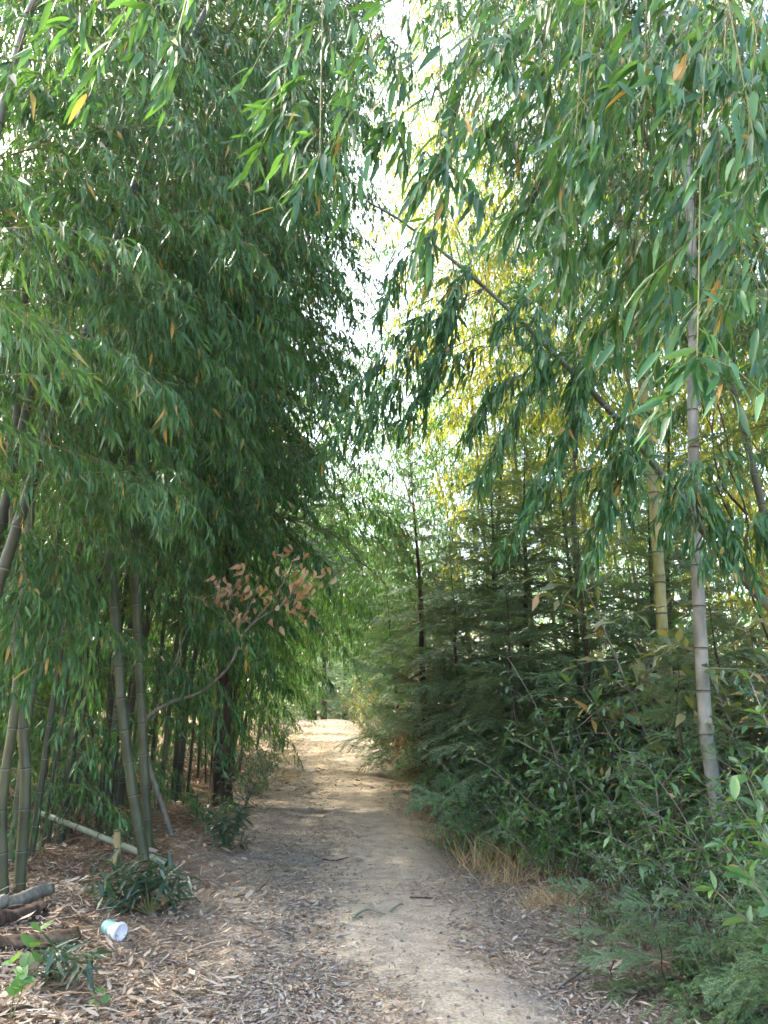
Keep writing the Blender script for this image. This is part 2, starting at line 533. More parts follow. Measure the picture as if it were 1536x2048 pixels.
def culm_geo(g, pts, r0, r1, sides=9):
    """jointed culm: a swollen ring with a pale wax line and a dark scar at each joint. slots: 0 culm, 1 pale, 2 dark"""
    n = len(pts)
    for i in range(n - 1):
        a, b = pts[i], pts[i + 1]
        ra, rb = r0 + (r1 - r0) * i / (n - 1), r0 + (r1 - r0) * (i + 1) / (n - 1)
        ln = np.linalg.norm(b - a); d = (b - a) / ln
        e = min(.010, ln * .06)
        g.tube([a + d * e, a + d * (ln * .3), b - d * (ln * .3), b - d * e * 1.2], [ra * 1.03, ra * .985, rb * .985, rb], sides, 0)
        g.tube([b - d * e * 1.2, b - d * e * .3], [rb, rb * 1.04], sides, 1)
        g.tube([b - d * e * .3, b + d * e * .15, b + d * e * .5], [rb * 1.04, rb * 1.10, rb * 1.06], sides, 2)
        g.tube([b + d * e * .5, b + d * e], [rb * 1.06, rb * 1.03], sides, 0)


def in_gap(p):
    """whether a branch there would close the gap of open sky above the path"""
    y = p[1]
    if y < 5: return False
    return abs(p[0] + .045 * y) < .06 * y + .2 and p[2] > 1.5 + .44 * y


def bamboo(ctrl, r0, r1, mat, label, group=None, name='bamboo', leaf_from=2.6, mode='near', step=.27, seed=0, aim=None, size=1.0,
           sides=9, cat='bamboo', upto=99, dens=.6, ends=(), pale=False):
    """one bamboo: culm along ctrl (places, base first) and its leafy branches. mode near: two branches a joint; far: clumps"""
    rng = np.random.default_rng(seed + 1000)
    ctrl = np.asarray(ctrl, float)
    base = ctrl[0].copy()
    root = thing(name, label, cat, base, group)
    pts = by_length(ctrl, step)
    g = Geo(); culm_geo(g, pts, r0, r1, sides)
    put('culm', rel_mesh(g, 'culm', [M[mat], M['node_pale'], M['node_dark']], base), root)
    idx = [i for i in range(2, len(pts)) if leaf_from < pts[i][2] - base[2] < upto]
    az0 = rng.uniform(0, 6.28)
    gap = 1 if mode == 'near' else max(1, int(round(dens / step)))
    for c, i in enumerate(idx[::gap]):
        if in_gap(pts[i]) and rng.random() < .35: continue
        t = (c * gap) / max(1, len(idx))
        sz = size * (0.7 + .5 * math.sin(math.pi * min(1, .15 + .85 * t))) * rng.uniform(.85, 1.15)
        if mode == 'near':
            for k in range(2):
                az = (az0 + (c % 2) * math.pi + (k - .5) * 1.1 + rng.normal(0, .35)) if aim is None else aim + rng.normal(0, .9) + (0 if rng.random() < .75 else math.pi)
                put('leafy_branch', SPRAY[rng.integers(len(SPRAY))], root, pts[i] - base, (rng.normal(0, .2), rng.normal(0, .15), az), sz, 'stuff')
        else:
            put('leafy_branch', (CLUMP_SUN_TINT if pale else CLUMP)[rng.integers(4)], root, pts[i] - base, (rng.normal(0, .1), rng.normal(0, .1), rng.uniform(0, 6.28)), sz, 'stuff')
    if len(ends):
        hang_strands(root, pts, base, ends, rng)
    return root


def hang_strands(root, pts, base, ends, rng, leaf_len=.115, side=.38, n_side=20):
    """long drooping branches from the culm to the given places"""
    D, Lc, S = [], [], []
    cand = pts[len(pts) // 4:]
    for e in ends:
        e = np.asarray(e, float)
        p = cand[np.argmin(np.linalg.norm(cand - (e + np.array((.75, -.05, .55)) * rng.uniform(.6, 1.2)), axis=1) + rng.uniform(0, .3, len(cand)))]
        mid = p + (e - p) * .55 + np.array((0, 0, .2)) + rng.normal(0, .05, 3)
        ax = catmull([p, mid, e], 14)
        gb = Geo()
        d, l, s_ = spray_leaves(ax, rng, side, n_side, leaf_len, gb, (2, 4), t0=.3, sub=5, wind=(-.15, 0, 0), hang=.85)
        put('branch', rel_mesh(gb, 'hanging_branch', [M['twig'], M['twig']], base), root)
        D.append(d); Lc.append(l); S.append(s_)
    D, Lc, S = np.concatenate(D), np.concatenate(Lc), np.concatenate(S)
    g = Geo(); g.inst(BAM12[0], BAM12[1], scaled(frames(D, rng, .7), S, S * .16), Lc)
    put('foliage', rel_mesh(g, 'foliage', [M['bamboo_leaf']], base), root, kind='stuff')


def bow(base, height, reach, az):
    """control places of a culm bent right over by its own weight, its top hanging"""
    out = []
    for s_, z in ((0, -.03), (.10, .35), (.30, .72), (.62, .98), (.92, .95), (1.18, .74), (1.32, .5)):
        out.append((base[0] + math.cos(az) * s_ * reach, base[1] + math.sin(az) * s_ * reach, base[2] + z * height))
    return np.array(out)


def arch(base, height, lean, az, curve=2.0, n=6):
    """control places of a culm that stands up from base and bows over at the top towards az"""
    out = []
    for i in range(n):
        t = i / (n - 1)
        s = lean * (t * .16 + .84 * t ** (curve + .2))
        z = height * (t - .10 * (lean / height) * t ** 3)
        out.append((base[0] + math.cos(az) * s, base[1] + math.sin(az) * s, base[2] - .03 + z))
    return np.array(out)


def whereabouts(x, y):
    """words for where something stands, told by things one can find"""
    d = x - float(path_x(y))
    if d < 0:
        a = ('beside the split logs' if y < 7.2 else 'behind the close pair' if y < 10 else 'just past the dark trunk' if y < 13.5 else 'where the far path narrows' if y < 18.5
             else 'halfway down the far path' if y < 26 else 'where the path dips')
        b = 'at the path edge ' if d > -2.7 else 'deep in the grove ' if d < -4.6 else 'in the grove '
    else:
        a = ('beyond the diagonal culm' if y < 8 else 'behind the widest conifer' if y < 12 else 'behind the ragged conifer' if y < 15.5 else 'past the reddish bare trunk' if y < 20.5
             else 'halfway down the far path' if y < 27 else 'where the path dips')
        b = 'at the path edge ' if d < 2.4 else 'far back ' if d > 6 else 'set back '
    return b + a


# ------------------------------------------------------------------ ground and path
def sheet(xs, ys, zfun, uvfun, name):
    X, Y = np.meshgrid(xs, ys)
    V = np.stack([X, Y, zfun(X, Y)], -1).reshape(-1, 3)
    nx, ny = len(xs), len(ys)
    i = np.arange(ny - 1)[:, None] * nx; j = np.arange(nx - 1)[None]
    Fq = np.stack([i + j, i + j + 1, i + nx + j + 1, i + nx + j], -1).reshape(-1, 4)
    g = Geo(); g.add(V, Fq); me = g.mesh(name, [M['soil']]); g.smooth(me)
    uv = me.uv_layers.new(name='across')
    U = np.stack([V[:, 0] - path_x(V[:, 1]), V[:, 1]], -1)
    uv.data.foreach_set('uv', U[Fq.ravel()].ravel())
    return me


xs = np.concatenate([[-400, -200, -100, -60, -40, -28, -20, -14, -10, -8, -6.5], np.arange(-5.5, 5.5, .11), [6.5, 8, 10, 14, 20, 28, 40, 60, 100, 200, 400]])
ys = np.concatenate([[-200, -60, -20, -8, -3, -1], np.arange(0, 14, .11), np.arange(14, 44, .4), [46, 50, 56, 64, 74, 90, 120, 180, 300, 600]])
put('ground', sheet(xs, ys, lambda x, y: H(x, y), None, 'ground'))['kind'] = 'structure'
# the trodden path: a sheet that follows the ground 4 mm above it
py = np.concatenate([np.arange(-4, 14, .12), np.arange(14, 42, .4)])
pd = np.linspace(-1, 1, 27)
PX = path_x(py)[:, None] + pd[None] * (1.2 + .12 * np.sin(py * 2.3) + .07 * np.sin(py * 5.9 + 1))[:, None]
PY = np.broadcast_to(py[:, None], PX.shape)
edge = 1 - sstep(.85, 1.0, np.abs(pd))[None]
V = np.stack([PX, PY, H(PX, PY) + .004 + .008 * edge], -1).reshape(-1, 3)
nx, ny = PX.shape[1], PX.shape[0]
i = np.arange(ny - 1)[:, None] * nx; j = np.arange(nx - 1)[None]
Fq = np.stack([i + j, i + j + 1, i + nx + j + 1, i + nx + j], -1).reshape(-1, 4)
g = Geo(); g.add(V, Fq); me = g.smooth(g.mesh('path', [M['soil']]))
uv = me.uv_layers.new(name='across')
uv.data.foreach_set('uv', np.stack([V[:, 0] - path_x(V[:, 1]), V[:, 1]], -1)[Fq.ravel()].ravel())
put('path', me)['kind'] = 'structure'


def HP(x, y):
    """height of the walked surface"""
    return H(x, y) + np.where(np.abs(x - path_x(y)) < 1.1, .012, 0)


# ------------------------------------------------------------------ bamboo grove on the open-litter side of the path
PAIR = 'pair of culms that rise from one foot'
k = G(290, 1722)
bamboo([k, P(262, 1560, k[1]), P(243, 1400, k[1]), P(232, 1260, k[1] + .05), P(222, 1120, k[1] + .1), P(215, 900, k[1] + .2), P(235, 600, k[1] + .3), P(300, 250, k[1] + .4), P(430, -60, k[1] + .5), P(640, -250, k[1] + .6)],
       .047, .02, 'culm_green', 'bent green bamboo culm standing behind the broken stake, foremost of a close pair', PAIR, leaf_from=3.0, seed=1, aim=0)
k = G(298, 1700)
bamboo([k, P(290, 1560, k[1]), P(282, 1400, k[1]), P(274, 1250, k[1]), P(268, 1090, k[1]), P(266, 900, k[1]), P(280, 600, k[1] + .2), P(330, 250, k[1] + .4), P(420, -60, k[1] + .6), P(560, -280, k[1] + .8)],
       .044, .02, 'culm_green', 'straight green bamboo culm at the end of the fallen pole, hindmost of a close pair', PAIR, leaf_from=2.9, seed=2, aim=.2)
k = G(38, 1786)
bamboo([k, P(52, 1560, k[1]), P(40, 1400, k[1]), P(30, 1200, k[1]), P(30, 900, k[1]), P(60, 500, k[1]), P(130, 100, k[1] + .2), P(260, -250, k[1] + .4)],
       .04, .02, 'culm_green', 'stout green bamboo culm rising behind the grey split logs', None, leaf_from=3.2, seed=3, aim=0)
k = G(8, 1792)
bamboo([k, P(4, 1600, k[1]), P(22, 1480, k[1]), P(36, 1350, k[1]), P(50, 1150, k[1]), P(90, 800, k[1]), P(170, 400, k[1] + .2), P(300, 0, k[1] + .4), P(470, -300, k[1] + .5)],
       .034, .018, 'culm_green', 'green bamboo culm swaying sideways at the outer edge of the grove behind the logs', None, leaf_from=2.4, seed=4, aim=.1,
       ends=[P(*q) for q in [(20, 1290, 5.0), (85, 1350, 5.2), (140, 1310, 5.3), (60, 1190, 5.0), (175, 1400, 5.6), (115, 1210, 5.2), (10, 1400, 5.1), (190, 1250, 5.6)]])
k = gz(-2.9, 4.9)
bamboo([k, P(-60, 1330, 4.9), P(10, 1130, 4.9), P(52, 1000, 4.9), P(95, 870, 4.9), P(145, 735, 4.9), P(182, 640, 4.95), P(250, 430, 5.0), P(340, 180, 5.1), P(470, -80, 5.2), P(640, -280, 5.3)],
       .042, .02, 'culm_dark', 'dark bamboo culm leaning steeply across the leaves towards the path', None, leaf_from=2.4, seed=5, aim=0,
       ends=[P(*q) for q in [(470, 800, 5.8), (385, 700, 5.6), (560, 580, 6.0), (600, 640, 6.0), (500, 720, 5.9), (590, 700, 6.0), (600, 480, 5.9), (300, 820, 5.4), (430, 620, 5.7), (680, 560, 6.0), (350, 560, 5.5)]])
k = gz(-2.3, 4.0)
bamboo([k, P(-120, 900, 4.0), P(-60, 500, 4.0), P(20, 160, 4.05), P(60, 20, 4.1), P(130, -150, 4.15), P(260, -300, 4.2)],
       .042, .018, 'culm_grey', 'bamboo with grey upper culm and low pale green leaves overhanging the fallen logs', None, leaf_from=2.4, seed=6, aim=.1, size=.9)
k = G(222, 1612)
bamboo([k, P(226, 1500, k[1]), P(228, 1400, k[1]), P(232, 1300, k[1]), P(236, 1100, k[1]), P(250, 700, k[1]), P(330, 300, k[1] + .2), P(480, 20, k[1] + .5), P(680, -150, k[1] + .8)],
       .068, .03, 'culm_grey', 'thick pale bamboo culm half hidden behind the close pair', None, leaf_from=4.2, seed=7, mode='far')

for (x, y, h_, ln, lf, sd_, lb) in [(-2.75, 5.3, 10.5, 2.6, 2.5, 8, 'leafy bamboo right behind the steeply leaning dark culm'), (-3.4, 6.6, 11, 3.0, 2.5, 9, 'tall leafy bamboo deep in the grove behind the split logs'),
                                    (-3.0, 7.9, 9, 2.0, 2.3, 10, 'leafy bamboo arching out over the bare forked sapling'), (-2.7, 8.6, 6.2, 1.3, 1.7, 11, 'short drooping bamboo whose leaves hide the upper part of the dark trunk'),
                                    (-2.6, 10.6, 6.5, 1.5, 1.3, 12, 'short drooping bamboo at the path edge just past the dark trunk'), (-2.5, 3.5, 8.5, 1.5, 2.5, 13, 'bamboo with pale bluish leaves crowding the upper corner above the logs')]:
    bamboo(arch(gz(x, y), h_, ln, rng.normal(0, .2) if 'rng' in globals() else 0, 2.2), .038, .012, 'culm_dark', lb, None, leaf_from=lf, seed=sd_, aim=0,
           ends=[] if sd_ != 9 else [P(*q) for q in [(640, 420, 7.5), (700, 500, 7.5), (740, 420, 7.8), (600, 350, 7.3), (715, 600, 7.5), (680, 330, 7.6), (755, 560, 7.8), (700, 240, 7.6), (760, 330, 8.0), (620, 260, 7.5), (660, 560, 7.4), (560, 440, 7.2), (730, 160, 7.8)]])

for (x, y, h_, ln, sd_, lb) in [(-3.4, 9.2, 11.5, 3.3, 14, 'tall bamboo whose thin top crosses the pale gap of sky, first of three'), (-3.7, 11.2, 12.5, 3.4, 15, 'tall bamboo whose thin top crosses the pale gap of sky, middle of three'), (-3.9, 13.6, 14, 3.4, 16, 'tall bamboo whose thin top crosses the pale gap of sky, hindmost of three')]:
    bamboo(arch(gz(x, y), h_, ln, .1, 1.8), .036, .01, 'culm_dark', lb, None, leaf_from=4.5, seed=sd_, mode='far', dens=.4, size=.95)

GROVE = 'thin bamboo culms crowded in the dark grove'
rng = np.random.default_rng(7)
spots = [(196, 1640), (140, 1668), (96, 1690), (345, 1600), (375, 1585), (62, 1712), (395, 1560), (420, 1600), (168, 1610), (120, 1640), (300, 1580), (20, 1720), (318, 1620), (80, 1640), (255, 1600)]
for n_, (u, v) in enumerate(spots):
    k = G(u, v)
    hgt = rng.uniform(9, 12); r = rng.uniform(.02, .036)
    bamboo(arch(k, hgt, rng.uniform(1.0, 3.2), rng.normal(0.15, .5), 2.4), r, r * .4, ['culm_green', 'culm_dark', 'culm_green'][n_ % 3 if n_ % 5 else 1],
           'thin %s bamboo culm ' % ['green', 'dark', 'green'][n_ % 3 if n_ % 5 else 1] + whereabouts(k[0], k[1]), GROVE + (' (%s)' % ['green', 'dark', 'green'][n_ % 3 if n_ % 5 else 1]),
           leaf_from=rng.uniform(2.6, 4.0), mode='far', seed=20 + n_, step=.26, sides=7)
EDGE = 'leafy bamboos lining the grove edge farther along the path'
for n_, (x, y, h_, ln, lf) in enumerate([(-3.0, 9.5, 10, 2.2, 2.3), (-3.6, 11, 11, 2.6, 2.6), (-3.2, 13, 10, 2.2, 1.8), (-4.6, 12.5, 12, 3.0, 2.6), (-3.1, 15.5, 11, 3.0, 1.2),
                                         (-4.2, 17, 12, 3.2, 1.2), (-3.3, 19, 10, 2.6, .9), (-3.6, 22, 10, 2.6, .7), (-4.8, 22, 12, 3, 1), (-3.8, 25.5, 9, 2.2, .5),
                                         (-4.2, 29, 9, 2.2, .4), (-5.6, 27, 12, 2.5, 1), (-6.2, 16, 13, 3, 2), (-6.0, 20, 13, 3, 1.5), (-4.6, 33, 9, 2.2, .4), (-6.4, 31, 12, 2, .6),
                                         (-5.6, 9.3, 12, 3, 2.5), (-7.5, 12, 13, 3, 2), (-7.8, 17, 13, 3, 2), (-4.2, 5.6, 12, 2.6, 3), (-5.2, 6.9, 12, 3, 2.5), (-5.8, 5.0, 12, 2.6, 2.5), (-6.6, 8.0, 12, 3, 2.5), (-7.4, 6.2, 12, 3, 2), (-4.4, 36, 11, 2.4, .5), (-5.6, 34.5, 12, 2.4, .8), (-4.9, 39, 11, 2.4, .6), (-6.6, 38, 12, 2.4, 1), (-5.2, 42, 11, 2, .6)]):  # last near bamboos (mostly out of view) and far ones after: added for shade
    bamboo(arch(gz(x, y), h_, ln, rng.normal(.1, .35), 2.2), .036, .012, ['culm_green', 'culm_dark'][n_ % 2],
           'leafy green bamboo ' + whereabouts(x, y), EDGE, leaf_from=lf, mode='far', seed=60 + n_, step=.28, sides=6, size=1.05)

ARCH = 'low bamboos bowing right over the far path from the grove'
rng = np.random.default_rng(71)
for n_, y in enumerate(np.linspace(12.5, 38, 17)):
    x = path_x(y) - rng.uniform(1.7, 2.6)
    bamboo(bow(gz(x, y), rng.uniform(3.8, 5) + .07 * max(0, y - 15), rng.uniform(1.8, 2.6) + .02 * y, rng.normal(0, .35)) if y > 15 else arch(gz(x, y), rng.uniform(6.5, 9), 2.6, rng.normal(0, .4)), .03, .008, 'culm_green',
           'low bowing bamboo ' + whereabouts(x, y), ARCH, leaf_from=rng.uniform(.5, 2.2), mode='far', seed=700 + n_, step=.28, sides=6, size=1.1, dens=.5)
for n_, y in enumerate((17, 19.5, 22, 24.5, 27, 30, 33, 36, 39)):
    bamboo(bow(gz(path_x(y) + 1.9 + .4 * (n_ % 2), y), 4.2 + .08 * y, 2.0 + .03 * y, math.pi + rng.normal(0, .3)), .028, .008, 'culm_green',
           'bamboo bowing low ' + whereabouts(path_x(y) + 1.9, y), 'bamboos bowing over the far path from the conifer side', leaf_from=1.2, mode='far', seed=730 + n_, step=.28, sides=6, size=1.0, dens=.5)
THICK = 'short bamboos filling the shade inside the grove'
for n_ in range(40):
    y = 7.0 + 12 * n_ / 40; x = -(.36 * y + rng.uniform(.2, 3.0)) if n_ % 2 else -rng.uniform(2.6, 5.5)
    bamboo(arch(gz(x, y), rng.uniform(3, 5.5), rng.uniform(.4, 1.4), rng.uniform(0, 6.28), 2.0), .014, .006, 'culm_dark',
           'short shaded bamboo ' + whereabouts(x, y), THICK, leaf_from=.5, mode='far', seed=740 + n_, step=.28, sides=5, size=.95, dens=.6)

# ------------------------------------------------------------------ bamboo on the conifer side of the path
k = gz(3.2, 4.15)
bamboo([k, P(1640, 1330, 4.2), P(1536, 1212, 4.3), P(1400, 1055, 4.4), P(1280, 890, 4.5), P(1190, 790, 4.55), P(1050, 650, 4.6), P(935, 545, 4.7), P(800, 440, 4.8), P(690, 380, 4.9)],
       0.037, .007, 'culm_green', 'dark green bamboo culm bowed diagonally over the path in front of the upright grey culm', None, leaf_from=99, seed=101,
       ends=[P(*q) for q in [(640, 900, 4.9), (720, 880, 4.8), (800, 850, 4.8), (690, 790, 4.9), (850, 770, 4.8), (960, 960, 4.6), (1010, 1080, 4.5), (1060, 980, 4.5), (1175, 1110, 4.4), (1230, 1020, 4.3), (940, 850, 4.6), (880, 670, 4.8), (760, 620, 4.9), (1120, 880, 4.5), (1500, 1130, 4.2), (1540, 1080, 4.2), (1000, 640, 4.5), (1090, 730, 4.4), (1245, 910, 4.25), (1340, 1010, 4.15), (1430, 1110, 4.1), (900, 600, 4.6), (1150, 800, 4.35)]])
k = gz(2.12, 5.25)
bamboo([k, P(1415, 1490, k[1]), P(1409, 1420, k[1]), P(1400, 1260, k[1]), P(1393, 1100, k[1]), P(1388, 940, k[1]), P(1385, 800, k[1]), P(1384, 500, k[1]), P(1350, 150, k[1]), P(1260, -200, k[1]), P(1100, -420, k[1] - .1)],
       .047, .02, 'culm_grey', 'upright thick grey bamboo culm with dark joints rising out of the shrubs', None, leaf_from=4.2, seed=102, aim=math.pi)
k = gz(2.5, 7.0)
bamboo([k, P(1330, 1320, 7.0), P(1318, 1130, 7.0), P(1303, 940, 7.0), P(1283, 760, 7.0), P(1250, 500, 7.0), P(1180, 200, 7.0), P(1050, -100, 6.9), P(900, -300, 6.8)],
       0.056, .02, 'culm_yellow', 'yellow green bamboo culm standing behind the diagonal one', None, leaf_from=4.5, seed=103, mode='far')
k = gz(2.75, 10.5)
bamboo([k, P(1150, 1100, 10.5), P(1150, 840, 10.5), P(1130, 560, 10.5), P(1060, 250, 10.4), P(930, 20, 10.2), P(800, -100, 10)],
       .05, .016, 'culm_dark', 'slim dark bamboo culm behind the dangling leaves of the diagonal bamboo', None, leaf_from=4.5, seed=104, mode='far')
for (x, y, h_, ln, lf, sd_, lb) in [(4.1, 6.2, 10, 2.6, 4.2, 105, 'leafy bamboo behind the red brown peeling trunk'), (4.3, 7.0, 11.5, 3.0, 3.2, 106, 'tall leafy bamboo between the yellow green culm and the peeling trunk'), (3.3, 6.4, 10.5, 2.6, 4.2, 107, 'bamboo with high dark foliage above the pale olive shrub'),
                                    (4.8, 6.0, 9.5, 2.8, 3.8, 108, 'bamboo leaning in from behind the big leaved shrub')]:
    bamboo(arch(gz(x, y), h_, ln, math.pi + rng.normal(0, .25), 2.2), .038, .012, 'culm_green', lb, None, leaf_from=lf, seed=sd_, aim=math.pi)
SUNNY = 'sunlit yellow green bamboos behind the conifers'
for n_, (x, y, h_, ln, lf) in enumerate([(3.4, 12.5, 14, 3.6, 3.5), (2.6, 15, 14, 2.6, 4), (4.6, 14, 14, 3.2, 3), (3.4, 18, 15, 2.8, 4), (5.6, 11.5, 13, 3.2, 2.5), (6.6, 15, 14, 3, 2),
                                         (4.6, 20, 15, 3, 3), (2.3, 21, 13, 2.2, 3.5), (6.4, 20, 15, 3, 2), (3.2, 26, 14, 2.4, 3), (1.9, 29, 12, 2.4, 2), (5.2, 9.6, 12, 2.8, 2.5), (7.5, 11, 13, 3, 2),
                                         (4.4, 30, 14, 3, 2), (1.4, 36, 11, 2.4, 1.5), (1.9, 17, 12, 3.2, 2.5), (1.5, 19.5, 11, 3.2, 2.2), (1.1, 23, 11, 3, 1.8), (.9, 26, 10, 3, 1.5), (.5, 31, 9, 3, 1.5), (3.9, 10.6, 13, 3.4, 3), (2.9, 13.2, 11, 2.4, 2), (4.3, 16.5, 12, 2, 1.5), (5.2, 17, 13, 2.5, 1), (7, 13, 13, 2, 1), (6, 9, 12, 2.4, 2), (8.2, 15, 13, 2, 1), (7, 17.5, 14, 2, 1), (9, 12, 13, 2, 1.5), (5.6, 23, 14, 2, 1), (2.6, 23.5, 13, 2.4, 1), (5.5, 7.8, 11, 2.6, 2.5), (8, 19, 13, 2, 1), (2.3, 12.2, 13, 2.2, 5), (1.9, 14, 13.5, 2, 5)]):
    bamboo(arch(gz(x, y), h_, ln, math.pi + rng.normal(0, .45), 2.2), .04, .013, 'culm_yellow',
           'tall yellow green bamboo ' + whereabouts(x, y), SUNNY, leaf_from=lf, mode='far', seed=120 + n_, step=.3, sides=6, size=1.1, pale=(y < 17 and n_ % 4 != 2), dens=.45)  # pale picks the leaves that have sunlight tinted into their colour


# ------------------------------------------------------------------ bamboos close overhead, with leaves one by one
LEAF_NEAR = []
for i, (dr, fo) in enumerate([(.04, .05), (.12, .09), (.2, .05)]):
    tv, tf = blade([.10, .30, .60, .85], [.30, .50, .42, .20], dr, fo)
    g = Geo(); g.add(tv * np.array((1, .19, 1)), tf)
    LEAF_NEAR.append(g.smooth(g.mesh('bamboo_leaf', [M['bamboo_leaf']])))


def near_bamboo(ctrl, ends, label, seed, leaf_len=.125, mat='culm_green', side=.42, n_side=17):
    """bamboo whose culm bows over above the camera; its branches hang to the given places. The leaves that show largest are parts"""
    rng = np.random.default_rng(seed)
    ctrl = np.asarray(ctrl, float); base = ctrl[0].copy()
    root = thing('bamboo', label, 'bamboo', base)
    pts = by_length(ctrl, .27)
    g = Geo(); culm_geo(g, pts, .036, .012)
    put('culm', rel_mesh(g, 'culm', [M[mat], M['node_pale'], M['node_dark']], base), root)
    D, Lc, S = [], [], []
    for e in ends:
        e = np.asarray(e, float)
        cand = pts[len(pts) // 3:]
        dd = np.linalg.norm(cand - (e + np.array((.25, 0, 1.3))), axis=1)
        p = cand[np.argmin(dd + rng.uniform(0, .25, len(dd)))]
        mid = p + (e - p) * .5 + np.array((0, 0, .32)) + rng.normal(0, .05, 3)
        ax = catmull([p, mid, e + (e - mid) * -.12 + np.array((0, 0, .02)), e], 14)
        gb = Geo()
        d, l, s = spray_leaves(ax, rng, side, n_side, leaf_len, gb, (1, 3), t0=.25, sub=5, wind=(-.5, 0, 0), hang=.6)
        put('branch', rel_mesh(gb, 'hanging_branch', [M['twig'], M['twig']], base), root)
        D.append(d); Lc.append(l); S.append(s)
    D, Lc, S = np.concatenate(D), np.concatenate(Lc), np.concatenate(S)
    fr = frames(D, rng, .7)
    show = S / np.linalg.norm(Lc - np.array((0, 0, EYE)), axis=1)
    b = (Lc - np.array((0, 0, EYE)))
    c_, s_ = math.cos(PITCH), math.sin(PITCH)
    depth = b[:, 1] * c_ + b[:, 2] * s_
    uu, vv = b[:, 0] / depth, (-b[:, 1] * s_ + b[:, 2] * c_) / depth
    inside = (np.abs(uu) < .5) & (np.abs(vv) < .66) & (depth > .2)
    order = np.argsort(-(show * inside))
    pick = order[:260]; rest = order[260:]
    for i in pick:
        o = put('leaf', LEAF_NEAR[rng.integers(3)], root)
        mt = Matrix([list(r) for r in fr[i]]).to_4x4()
        mt.translation = Vector(Lc[i] - base)
        o.matrix_local = mt @ Matrix.Scale(float(S[i]), 4)
    g = Geo(); g.inst(BAM12[0], BAM12[1], scaled(fr[rest], S[rest], S[rest] * .19), Lc[rest])
    put('foliage', rel_mesh(g, 'foliage', [M['bamboo_leaf']], base), root, kind='stuff')
    return root


near_bamboo([gz(2.7, 2.6), (2.6, 2.6, 1.6), (2.35, 2.5, 3.0), (1.75, 2.4, 4.0), (1.0, 2.4, 4.6), (.2, 2.4, 4.8)],
            [P(u, v, y) for u, v, y in [(1395, 730, 2.0), (1480, 560, 2.3), (1330, 600, 2.6), (1230, 640, 2.8), (1130, 480, 2.6), (1060, 420, 2.9), (1150, 300, 2.3), (1520, 350, 2.0), (1430, 470, 2.6),
                                        (1250, 470, 3.0), (1350, 270, 2.4), (1000, 250, 2.8), (1540, 700, 2.7), (1290, 130, 2.2), (1380, 560, 3.0), (1180, 500, 3.1), (1090, 360, 3.1), (1480, 250, 2.8), (1440, 640, 2.9), (1270, 540, 2.7), (1200, 180, 2.8), (1090, 150, 2.6), (1410, 130, 2.4), (1520, 520, 3.0)]],
            'bamboo drooping long curtains of dark green leaves in front of the grey upright culm', 201)
near_bamboo([gz(3.3, 3.0), (3.1, 3.0, 1.8), (2.6, 2.9, 3.4), (1.6, 2.8, 4.6), (.5, 2.7, 5.0), (-.6, 2.7, 5.0)],
            [P(u, v, y) for u, v, y in [(640, 330, 2.4), (700, 200, 2.6), (865, 470, 2.6), (790, 260, 2.7), (560, 240, 2.6), (930, 260, 3.0), (880, 330, 2.4), (985, 110, 2.5)]],
            'bamboo trailing sparse leafy sprays into the pale gap of sky', 202, leaf_len=.12)
near_bamboo([gz(-2.0, 1.9), (-1.95, 1.9, 1.5), (-1.7, 2.0, 3.0), (-1.2, 2.1, 4.1), (-.5, 2.2, 4.6), (.1, 2.2, 4.7)],
            [P(u, v, y) for u, v, y in [(250, 70, 2.2), (350, 95, 2.1), (150, 50, 2.3), (300, 30, 2.0)]],
            'bamboo letting a few bright leaf tips hang in from above the grove', 203, leaf_len=.11, n_side=9)


# ------------------------------------------------------------------ conifers
def fir_branch(seed, ln=1.0, dead=False, dens=.0125):
    rng = np.random.default_rng(seed)
    g = Geo(); D, L_, S, U = [], [], [], []
    ax = bend((0, 0, 0), (1, 0, .35), ln, 10, .75, rng, .04)
    def needles(pts, nl):
        pts = catmull(pts, 12); s = np.concatenate([[0], np.cumsum(np.linalg.norm(np.diff(pts, axis=0), axis=1))])
        for q in np.arange(0.01, s[-1], dens):
            p = np.array([np.interp(q, s, pts[:, k]) for k in range(3)])
            i = min(np.searchsorted(s, q), len(pts) - 1); t = norm(pts[i] - pts[i - 1])
            sd = norm(np.cross(t, (0, 0, 1)))
            for sg in (1, -1):
                D.append(norm(t * .65 + sd * sg + np.array((0, 0, rng.uniform(-.1, .35))) + rng.normal(0, .12, 3)))
                L_.append(p); S.append(1.25 * nl * rng.uniform(.75, 1.15) * (1 - .4 * (q / s[-1]) ** 4))
    needles(ax, .045)
    g.tube(ax, np.linspace(.008, .002, len(ax)), 4, 1)
    for i in range(14):
        t = .15 + .8 * i / 14
        q = int(t * 10); p = ax[q] + (ax[q + 1] - ax[q]) * (t * 10 - q)
        tg = norm(ax[q + 1] - ax[q]); sd = norm(np.cross(tg, (0, 0, 1))) * (1 if i % 2 else -1)
        tw = bend(p, tg * .8 + sd * rng.uniform(.6, 1) + np.array((0, 0, rng.uniform(-.25, .45))), ln * .46 * (1.1 - .7 * t) * rng.uniform(.8, 1.2), 5, .55, rng, .08)
        g.tube(tw, .0025, 3, 1); needles(tw, .042)
    D, L_, S = np.array(D), np.array(L_), np.array(S)
    g.inst(NEEDLE[0], NEEDLE[1], scaled(frames(D, rng, .35), S, .0075 if not dead else .004), L_, 0)
    return g.mesh('fir_branch', [M['fir_dead' if dead else 'fir_needle'], M['dark_bark'] if dead else M['twig']])


FIR = [fir_branch(300 + i) for i in range(4)]
FIR_DEAD = [fir_branch(310 + i, .8, True, .014) for i in range(2)]


